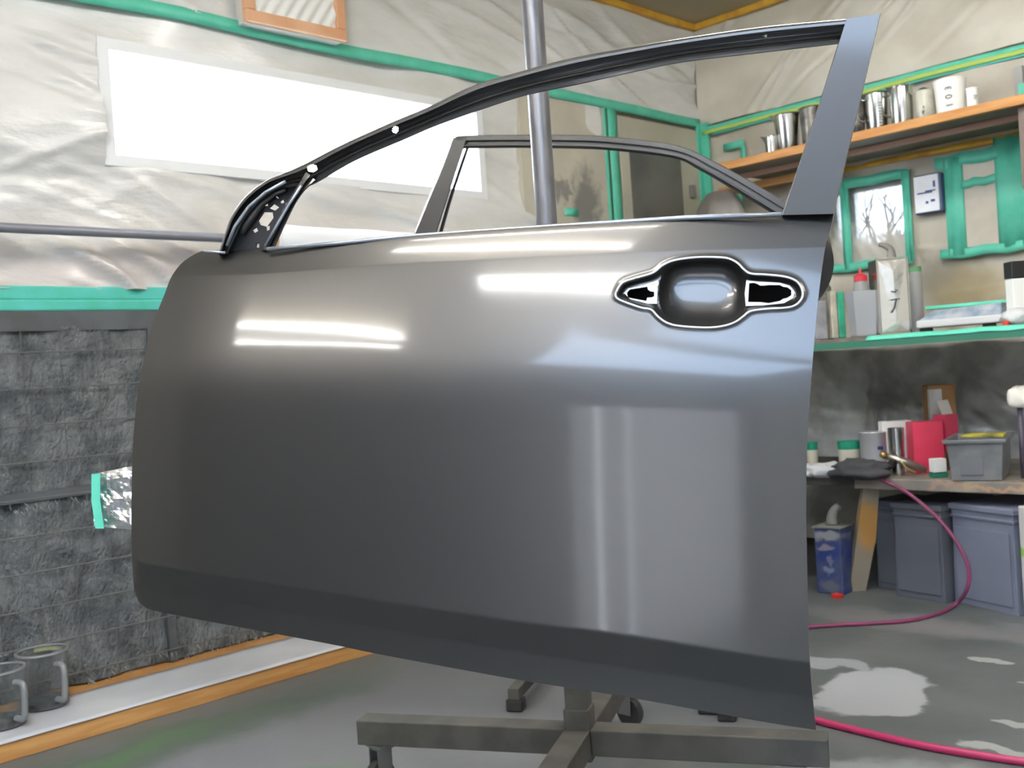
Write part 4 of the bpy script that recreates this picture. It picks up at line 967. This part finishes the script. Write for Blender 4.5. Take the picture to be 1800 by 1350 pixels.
p = onB(1788, 556, 3.98); lump('film_scrap', (p.x, 3.98, ZM+.028), .06, .05, .035, WF, 'crumpled pale film scrap right of the scale', 'scrap', 3)
p = onB(1768, 568, 3.93); tag(build(MB().lathe((p.x, 3.93, ZM), [(0, 0), (.012, 0), (.012, .014), (.008, .018), (0, .018)], 16), 'red_cap', mat('red_small', (200, 60, 40), .4)), 'small red cap at the right end of the middle shelf', 'cap')
c0, ex, ey, w_, h, cc = fbox(1784, 1824, 456, 562, 4.02, .06)
t = thing('spray_can', 'white container with black top at the right edge of the photo', 'can', (c0.x, c0.y, ZM))
build(MB().obox(cc-ZZ*h*.14, ex, ey, ZZ, w_, .06, h*.72), 'body', WHITE, t, bevel=.004); build(MB().obox(cc+ZZ*h*.36, ex, ey, ZZ, w_*1.04, .063, h*.26), 'black_top', BLACK, t, bevel=.003)

# ================================================================== WORKBENCH
WB = thing('workbench', 'low dusty wooden workbench with paint-marked front edge, under the middle shelf', 'bench', (-1.8, 4.3, 0))
BW = mat('bench_wood', (146, 138, 126), .7, c2=(120, 114, 108), scale=6, blobs=(22, .12, [((.35, -.45, .46), (.20, .2, .012), (190, 144, 100), .5, .55), ((.15, -.45, .46), (.06, .2, .012), (176, 140, 120), .5, .5)]))
build(MB().box((-2.02, 3.85, .436), (-1.0, YB-.46, .479)), 'bench_top', BW, WB, bevel=.004)
build(MB().box((-2.85, 3.87, .442), (-2.03, YB-.46, .476)), 'bench_top', mat('bench_dark', (92, 86, 80), .7, c2=(64, 62, 60), scale=9), WB, bevel=.004)['label'] = 'darker left plank of the bench top'
a_ = onB(1533, 862, 3.92); b_ = onB(1520, 1046, 3.92)
lg = MB(); wv = EX*.031
tp_, bt_ = Vector((a_.x, 3.92, .44)), Vector((b_.x-.03, 3.92, 0))
lg.prism([bt_-wv*1.1, bt_+wv*1.1, bt_.lerp(tp_, .5)+wv*1.2+EX*.01, tp_+wv, tp_-wv], Vector((-EY.x, -EY.y, 0))*.04)
build(lg, 'leg', mat('leg_wood', (150, 140, 124), .7, blobs=(14, .05, [((b_.x+1.8+.04, -.38, .27), (.045, .2, .1), (206, 150, 70), .4, .85)])), WB)
build(MB().box((-1.12, 3.9, 0), (-1.06, 3.96, .44)), 'leg', BW, WB); build(MB().box((-2.8, 4.5, 0), (-2.74, 4.56, .44)), 'leg', BW, WB); build(MB().box((-1.12, 4.65, 0), (-1.06, 4.71, .44)), 'leg', BW, WB)
ZBN = .4795
# pink box opened, with white flap panel
def quadbox(name, pts, h, m, label, cat, zb_, bev=.002, parent=None):
    mb = MB().prism([Vector((p[0], p[1], zb_)) for p in pts], (0, 0, h)); o = build(mb, name, m, parent, bevel=bev)
    if parent is None: tag(o, label, cat)
    return o
PINK = mat('pink_card', (216, 62, 92), .5, c2=(200, 50, 76), scale=5)
a0 = onZ(1612, 832, ZBN); a1 = onZ(1665, 822, ZBN)
c0, ex, ey, w_, h, cc = fbox(1609, 1663, 741, 838, 4.06, .07, ZBN)
t = thing('pink_box', 'open bright pink cardboard box leaning beside a white panel', 'box', (c0.x, c0.y, ZBN))
build(MB().obox(cc, ex, ey, ZZ, w_, .07, h), 'box_front', PINK, t, bevel=.002)
c1 = cc+ex*(w_/2+.035)-ey*.02+ZZ*.02
rx = Matrix.Rotation(math.radians(28), 3, 'Z')
build(MB().obox(c1+ZZ*.03, rx @ ex, rx @ ey, ZZ, .075, .06, h*.72), 'box_side', mat('pink_dark', (190, 52, 80), .5), t, bevel=.002)
build(MB().obox(c1+ZZ*(.03+h*.36+.028)+ex*.0, rx @ ex, Vector((ey.x, ey.y, .5)).normalized(), Vector((ex.x*-.3, ex.y*-.3, 1)).normalized(), .065, .004, .062), 'box_flap', mat('grey_card', (196, 192, 184), .6), t)
c0, ex, ey, w_, h, cc = fbox(1556, 1608, 740, 835, 4.06, .05, ZBN)
tag(build(MB().obox(cc, ex, ey, ZZ, w_*.99, .05, h), 'white_box', WHITE, bevel=.003), 'white cardboard box touching the left side of the pink box', 'box')
# cardboard behind
c0, ex, ey, w_, h, cc = fbox(1638, 1686, 676, 800, 4.32, .06, ZBN)
tag(build(MB().obox(cc, ex, ey, ZZ, w_, .06, h), 'cardboard_box', mat('cardboard', (150, 110, 66), .7, c2=(134, 96, 58), scale=5), bevel=.003), 'tall brown cardboard box standing behind the pink box', 'box')
c0, ex, ey, w_, h, cc = fbox(1640, 1662, 684, 800, 4.24, .02, ZBN)
tag(build(MB().obox(cc, ex, ey, ZZ, w_, .02, h), 'grey_sheet', FILMD), 'grey film piece in front of the brown cardboard box', 'sheet')
# grey tray
a_ = onZ(1673, 846, ZBN); b_ = onZ(1762, 846, ZBN)
exx = (b_-a_).normalized(); eyy = Vector((-exx.y, exx.x, 0)); W_ = (b_-a_).length; H_ = onB(1700, 772, a_.y+.02).z-ZBN; D_ = .26
t = thing('storage_tray', 'translucent grey plastic storage tray with a yellow item, right on the bench', 'tray', ((a_.x+b_.x)/2, (a_.y+b_.y)/2, ZBN))
TR = mat('tray_plastic', (128, 130, 132), .35, alpha=.82, c2=(112, 114, 118), scale=12)
def TRP(k, z, g_): 
    cs = ((-g_, -g_), (W_+g_, -g_), (W_+g_, D_+g_), (-g_, D_+g_)); u, v = cs[k % 4]; return a_+exx*u+eyy*v+ZZ*(z)
mb = MB()
lv = [(.001, .0), (H_*.9, .010), (H_*.9, .022), (H_, .024), (H_, .012), (.008, -.004)]
for (z, g_) in lv:
    for k in range(4): mb.v.append(TRP(k, z, g_))
for i in range(len(lv)-1):
    for k in range(4): mb.f.append((i*4+k, i*4+(k+1) % 4, i*4+4+(k+1) % 4, i*4+4+k))
mb.f.append((0, 3, 2, 1)); mb.f.append(tuple(len(mb.v)-4+k for k in range(4)))
build(mb, 'tray_body', TR, t, bevel=.004)
build(MB().obox(a_+exx*W_*.42-eyy*.004+ZZ*H_*.42, exx, eyy, ZZ, W_*.45, .004, H_*.55), 'front_panel', mat('tray_panel', (104, 106, 110), .4), t, bevel=.002)
g = MB(); r2 = random.Random(2)
for k in range(7): 
    q_ = a_+exx*W_*(.1+.13*k)+eyy*(.06+.02*(k % 3))+ZZ*(.012+.002*k); g.tube([q_, q_+Vector((r2.uniform(-.02, .02), r2.uniform(-.02, .02), H_*.75))], .014, 8)
yp = a_+exx*W_*.62+eyy*.10+ZZ*(H_+.006)
for k in range(7):
    q_ = a_+exx*W_*(.1+.13*k)+eyy*(.06+.02*(k % 3))
tag(build(MB().obox(yp, exx, eyy, Vector((0, 0, 1)), W_*.85, .10, .010), 'yellow_sheet', mat('yellow_item', (190, 178, 60), .6, c2=(60, 58, 40), scale=8), bevel=.003), 'yellow sheet lying across the top of the grey tray', 'sheet')
# small white box on green one
c0, ex, ey, w_, h, cc = fbox(1641, 1665, 808, 832, 3.93, .04, ZBN)
zz = onB(1653, 832, 3.93).z
tag(build(MB().obox(Vector((cc.x, cc.y, (ZBN+zz+.003)/2)), ex, ey, ZZ, w_*1.1, .045, max(zz-ZBN, .01)), 'green_box', mat('green_card', (36, 120, 96), .5)), 'small green box under the tiny white box, beside the grey tray', 'box')
tag(build(MB().obox(Vector((cc.x, cc.y, zz+.004+.026)), ex, ey, ZZ, w_, .04, .052), 'tiny_box', WHITE, bevel=.002), 'tiny white box in front of the pink box', 'box')
# grey can, steel cup
x, r, zt = cupdims(1515, 1562, 758, 832, 4.02)
t = thing('paint_can', 'grey metal paint can with small blue mark, left of the steel cup', 'can', (x, 4.02, ZBN))
build(MB().lathe((x, 4.02, ZBN), [(0, 0), (r, 0), (r*1.01, .004), (r*.98, .008), (r*.98, zt-ZBN-.008), (r*1.01, zt-ZBN-.004), (r*.97, zt-ZBN), (0, zt-ZBN-.004)], 28), 'can_body', mat('can_grey', (168, 168, 172), .35, metal=.3), t, smooth=True, auto=40)
build(MB().obox(Vector((x, 4.02, ZBN+(zt-ZBN)*.62))+SEE*(r*.985)+R0*.008, R0, SEE, ZZ, .022, .004, .014), 'blue_mark', mat('blue_mark', (40, 50, 120), .5), t)
x, r, zt = cupdims(1564, 1592, 752, 818, 3.98)
t = thing('steel_cup', 'steel cup with a red stripe, between paint can and white box', 'cup', (x, 3.98, ZBN))
build(MB().lathe((x, 3.98, ZBN), [(0, 0), (r*.8, 0), (r, zt-ZBN), (r-.002, zt-ZBN), (r*.78, .004), (0, .004)], 28), 'cup_body', CHROME, t, smooth=True, auto=40)
build(MB().obox(Vector((x, 3.98, ZBN+(zt-ZBN)*.55))+SEE*(r*.93)+R0*.016, R0, SEE, ZZ, .006, .006, .08), 'red_stripe', mat('red_stripe', (150, 40, 56), .5), t)
x = onB(1537, 757, 4.1).x
tag(build(MB().tube([(x+.006, 4.14, ZBN), (x, 4.13, onB(1532, 726, 4.12).z)], [.011, .005], 10), 'brush_handle', mat('brush', (96, 92, 92), .5)), 'thin dark stick with pale tip standing behind the paint can', 'stick')
# green topped pots
for (a, b, tp, bt, y, lab) in ((1418, 1438, 777, 806, 3.98, 'small cream pot with green rim, hidden half by the car door edge'), (1474, 1512, 775, 802, 4.02, 'cream pot with green side, left of the grey paint can')):
    x, r, zt = cupdims(a, b, tp, bt, y)
    t = thing('cream_pot', lab, 'pot', (x, y, ZBN))
    build(MB().lathe((x, y, ZBN), [(0, 0), (r*.9, 0), (r, (zt-ZBN)*.75), (0, (zt-ZBN)*.75)], 24), 'pot_body', mat('cream', (198, 194, 178), .6), t, smooth=True, auto=40)
    build(MB().lathe((x, y, ZBN+(zt-ZBN)*.75), [(r*1.0, 0), (r*1.02, (zt-ZBN)*.25), (0, (zt-ZBN)*.25)], 24), 'green_band', mat('green_band', (26, 140, 110), .5), t, smooth=True, auto=40)
p = onZ(1452, 838, ZBN); lump('white_cloth', (p.x, p.y+.02, ZBN+.022), .11, .055, .034, WF, 'crumpled white cloth on the dark plank beside the car door', 'cloth', 8, .35)
p = onZ(1440, 838, ZBN); lump('white_cloth', (p.x-.06, p.y+.03, ZBN+.018), .06, .05, .028, WF, 'smaller crumpled white cloth at the car door edge', 'cloth', 5, .35)
p = onZ(1505, 842, ZBN); lump('black_cloth', (p.x, p.y+.03, ZBN+.030), .13, .07, .042, mat('black_cloth', (66, 66, 68), .8), 'dark folded cloth between the white cloth and spray gun', 'cloth', 2, .4)
# spray gun lying on the bench
p = onZ(1588, 838, ZBN)
GUNM = mat('gun_metal', (176, 170, 156), .3, metal=.8)
t = thing('spray_gun', 'metal spray gun with dark handle lying in front of the steel cup', 'spray gun', (p.x, p.y, ZBN))
g0 = Vector((p.x, p.y, ZBN+.035)); 
build(MB().tube([g0-EX*.06+ZZ*.05, g0+EX*.02+ZZ*.02, g0+EX*.09-ZZ*.015], [.012, .016, .012], 12), 'gun_body', GUNM, t, smooth=True)
build(MB().tube([g0-EX*.03+ZZ*.03, g0-EX*.07-ZZ*.0, g0-EX*.10-ZZ*.018], [.015, .016, .014], 12), 'gun_handle', BLACK, t, smooth=True)
build(MB().tube([g0-EX*.095-ZZ*.010, g0-EX*.112-ZZ*.022], [.012, .010], 12), 'air_inlet', mat('brass', (196, 168, 96), .3, metal=.9), t, smooth=True)
build(MB().tube(spline([g0-EX*.01+ZZ*.03+EY*.01, g0+EX*.01-ZZ*.0+EY*.015, g0+EX*.045-ZZ*.02+EY*.015], 10), .005, 8), 'trigger', mat('trigger_brass', (200, 184, 130), .3, metal=.8), t, smooth=True)
build(MB().tube([g0-EX*.065+ZZ*.052, g0-EX*.085+ZZ*.062], [.014, .011], 12), 'air_cap', mat('cap_brass', (190, 160, 100), .3, metal=.9), t, smooth=True)
# tall brush with white head at the right edge
p = onB(1794, 838, 3.98)
t = thing('duster', 'white fluffy duster with dark handle at the right edge of the bench', 'duster', (p.x, 3.98, ZBN))
zt = onB(1794, 716, 3.98).z
build(MB().tube([(p.x+.012, 3.98, ZBN), (p.x+.012, 3.98, zt)], .010, 10), 'handle', mat('dark_handle', (76, 70, 84), .5), t, smooth=True)
h_ = lump('head', (p.x+.015, 3.98, zt+.035), .045, .04, .045, mat('fluff', (226, 222, 212), .8), 'x', 'x', 4, .2)
for k in ('label', 'category'): del h_[k]
h_.parent = t; h_.matrix_parent_inverse = Matrix.Translation(-Vector(t['_loc']))

# ================================================================== UNDER THE BENCH
def upprism(p0, p1, d_, h, **k):
    ex = (p1-p0).normalized(); ey = Vector((-ex.y, ex.x, 0)); return ex, ey, (p1-p0).length
BINM = mat('bin_grey', (98, 101, 110), .45, c2=(90, 93, 102), scale=3)
BINL = mat('bin_lavender', (120, 124, 142), .45, c2=(112, 116, 134), scale=3)
def bin_(p0, p1, h, d_, m, label):
    ex, ey, W_ = upprism(p0, p1, d_, h); t = thing('storage_bin', label, 'bin', tuple((p0+p1)/2))
    mb = MB(); lv = [(0, .006), (h*.86, 0), (h*.86, .006), (h*.885, .007), (h*.885, .002), (h*.94, .002), (h*.94, .010), (h*.99, .010), (h, .004)]
    for (z, g_) in lv:
        g2 = g_-.006
        for (u, v) in ((-g2, -g2), (W_+g2, -g2), (W_+g2, d_+g2), (-g2, d_+g2)): mb.v.append(p0+ex*u+ey*v+ZZ*z)
    for i in range(len(lv)-1):
        for k in range(4): mb.f.append((i*4+k, i*4+(k+1) % 4, i*4+4+(k+1) % 4, i*4+4+k))
    mb.f.append((0, 3, 2, 1)); mb.f.append(tuple(len(mb.v)-4+k for k in range(4)))
    build(mb, 'bin_body', m, t, bevel=.004)
    build(MB().obox(p0+ex*W_/2-ey*.0025+ZZ*h*.42, ex, ey, ZZ, W_*.86, .004, h*.7), 'front_panel', m, t, bevel=.006)
    return t
bin_(Vector((-1.905, 3.925, 0)), Vector((-1.690, 3.885, 0)), .376, .36, BINM, 'grey storage bin next to the wooden bench leg')
bin_(Vector((-1.672, 3.925, 0)), Vector((-1.402, 3.82, 0)), .386, .36, BINL, 'wider lavender grey storage bin behind the hanging hose')
bin_(Vector((-2.03, 4.02, 0)), Vector((-1.925, 4.0, 0)), .37, .2, mat('bin_dark', (104, 108, 116), .5), 'narrow dark grey bin between bench leg and grey bin')
c0 = onZ(1792, 1080, 0)
tag(build(MB().obox(Vector((c0.x+.115, c0.y+.0, .20)), EX, EY, ZZ, .16, .10, .40), 'white_container', mat('white_cont', (206, 206, 206), .5, blobs=(5, .02, [((c0.x+.0, c0.y, .235), (.06, .2, .02), (140, 190, 60), .2, .9)])), bevel=.006), 'white container with green mark, cut by the right edge', 'container')
# blue square can
q0, q1 = Vector((-2.199, 3.80, 0)), Vector((-2.095, 3.815, 0)); 
P0 = onZ(1437, 1042, 0); P1 = onZ(1483, 1047, 0)
ex, ey, W_ = upprism(P0, P1, .1, .2); HC = .27
t = thing('blue_can', 'dusty blue square can with grey spout, on the floor under the bench', 'can', tuple((P0+P1)/2))
BLUE = mat('blue_label', (42, 60, 122), .5, c2=(76, 86, 116), scale=9, blobs=(24, .06, [((0, 0, .24), (.06, .2, .022), (150, 150, 150), .3, .9), ((0.0, -.05, .03), (.05, .2, .03), (110, 112, 118), .5, .8), ((-.01, 0, .19), (.03, .2, .012), (150, 140, 150), .3, .7), ((.0, 0, .10), (.03, .2, .015), (150, 160, 180), .3, .6), ((.01, 0, .14), (.012, .2, .02), (140, 140, 160), .3, .6)]))
build(MB().obox((P0+P1)/2+ey*.055+ZZ*HC/2, ex, ey, ZZ, W_, .11, HC), 'can_body', BLUE, t, bevel=.005)
build(MB().obox((P0+P1)/2+ey*.055+ZZ*(HC+.004), ex, ey, ZZ, W_+.012, .122, .008), 'can_top', mat('dusty_top', (118, 118, 112), .7), t, bevel=.003)
s0 = (P0+P1)/2+ey*.055+ZZ*(HC+.008)
build(MB().tube(spline([s0, s0+ZZ*.03, s0+ZZ*.06+ex*.012, s0+ZZ*.082+ex*.035], 12), [.024-.010*k/11 for k in range(12)], 12), 'spout', mat('spout_grey', (128, 126, 122), .6), t, smooth=True)
p = onZ(1472, 1050, 0); tag(build(MB().lathe((p.x, p.y, 0), [(0, 0), (.024, 0), (.025, .012), (.020, .014), (.017, .006), (0, .006)], 24), 'bottle_cap', mat('red_lid', (206, 50, 40), .4), smooth=True, auto=40), 'red round cap lying on the floor by the blue can', 'cap')
# hoses
HOSE = mat('magenta_hose', (140, 58, 98), .45, c2=(124, 62, 92), scale=20)
HOSE2 = mat('pink_hose', (176, 46, 92), .42)
pts = [onZ(1505, 838, ZBN+.012), onZ(1528, 836, ZBN+.012)+ZZ*.004, onB(1556, 846, 3.83)]+[onB(x_, y_, 3.80-.0*k) for k, (x_, y_) in enumerate(((1590,863),(1622,887),(1654,917),(1681,952),(1698,985),(1704,1012),(1698,1040)))]
pts += [onZ(1680, 1062, .012), onZ(1650, 1078, .008), onZ(1600, 1090, .008), onZ(1540, 1095, .008), onZ(1480, 1098, .008), onZ(1425, 1102, .008), onZ(1330, 1112, .008), onZ(1200, 1130, .008)]
t_ = tag(build(MB().tube(spline(pts, 110), .0072, 10), 'air_hose', HOSE, smooth=True), 'thin magenta air hose looping from the bench down to the floor', 'hose')
pts = [onZ(x_, y_, .010) for x_, y_ in ((1290,1225),(1370,1245),(1432,1265),(1520,1287),(1610,1308),(1700,1324),(1800,1339),(1900,1352))]
tag(build(MB().tube(spline(pts, 70), .0095, 12), 'air_hose', HOSE2, smooth=True), 'bright pink air hose crossing the floor in the lower right corner', 'hose')

# ================================================================== CEILING LAMPS
TUBE = emis('tube_light', (1.0, .985, .955), TUBE_STRENGTH)
for k, (x, y, rz) in enumerate(LAMPS):
    t = thing('tube_lamp', 'white ceiling lamp with two fluorescent tubes, above and behind the view, two of the set added as fill', 'lamp', (x, y, ZC-.06), 'ceiling tube lamps')
    R = Matrix.Rotation(rz, 3, 'Z'); ex = R @ Vector((1, 0, 0)); ey = R @ Vector((0, 1, 0)); c = Vector((x, y, ZC))
    build(MB().obox(c-ZZ*.03, ex, ey, ZZ, 1.24, .10, .06), 'housing', FRAMEW, t, bevel=.005)
    sp = .05 if rz else .115
    for s in (-1, 1):
        build(MB().tube([c+ey*sp*s-ZZ*.075-ex*.58, c+ey*sp*s-ZZ*.075+ex*.58], .016, 12), 'tube', TUBE, t, smooth=True, auto=40)
    for e_ in (-1, 1): build(MB().obox(c+ex*.6*e_-ZZ*.07, ex, ey, ZZ, .03, .28, .04), 'lamp_holder', FRAMEW, t)

for o in bpy.data.objects:
    if '_loc' in o: del o['_loc']
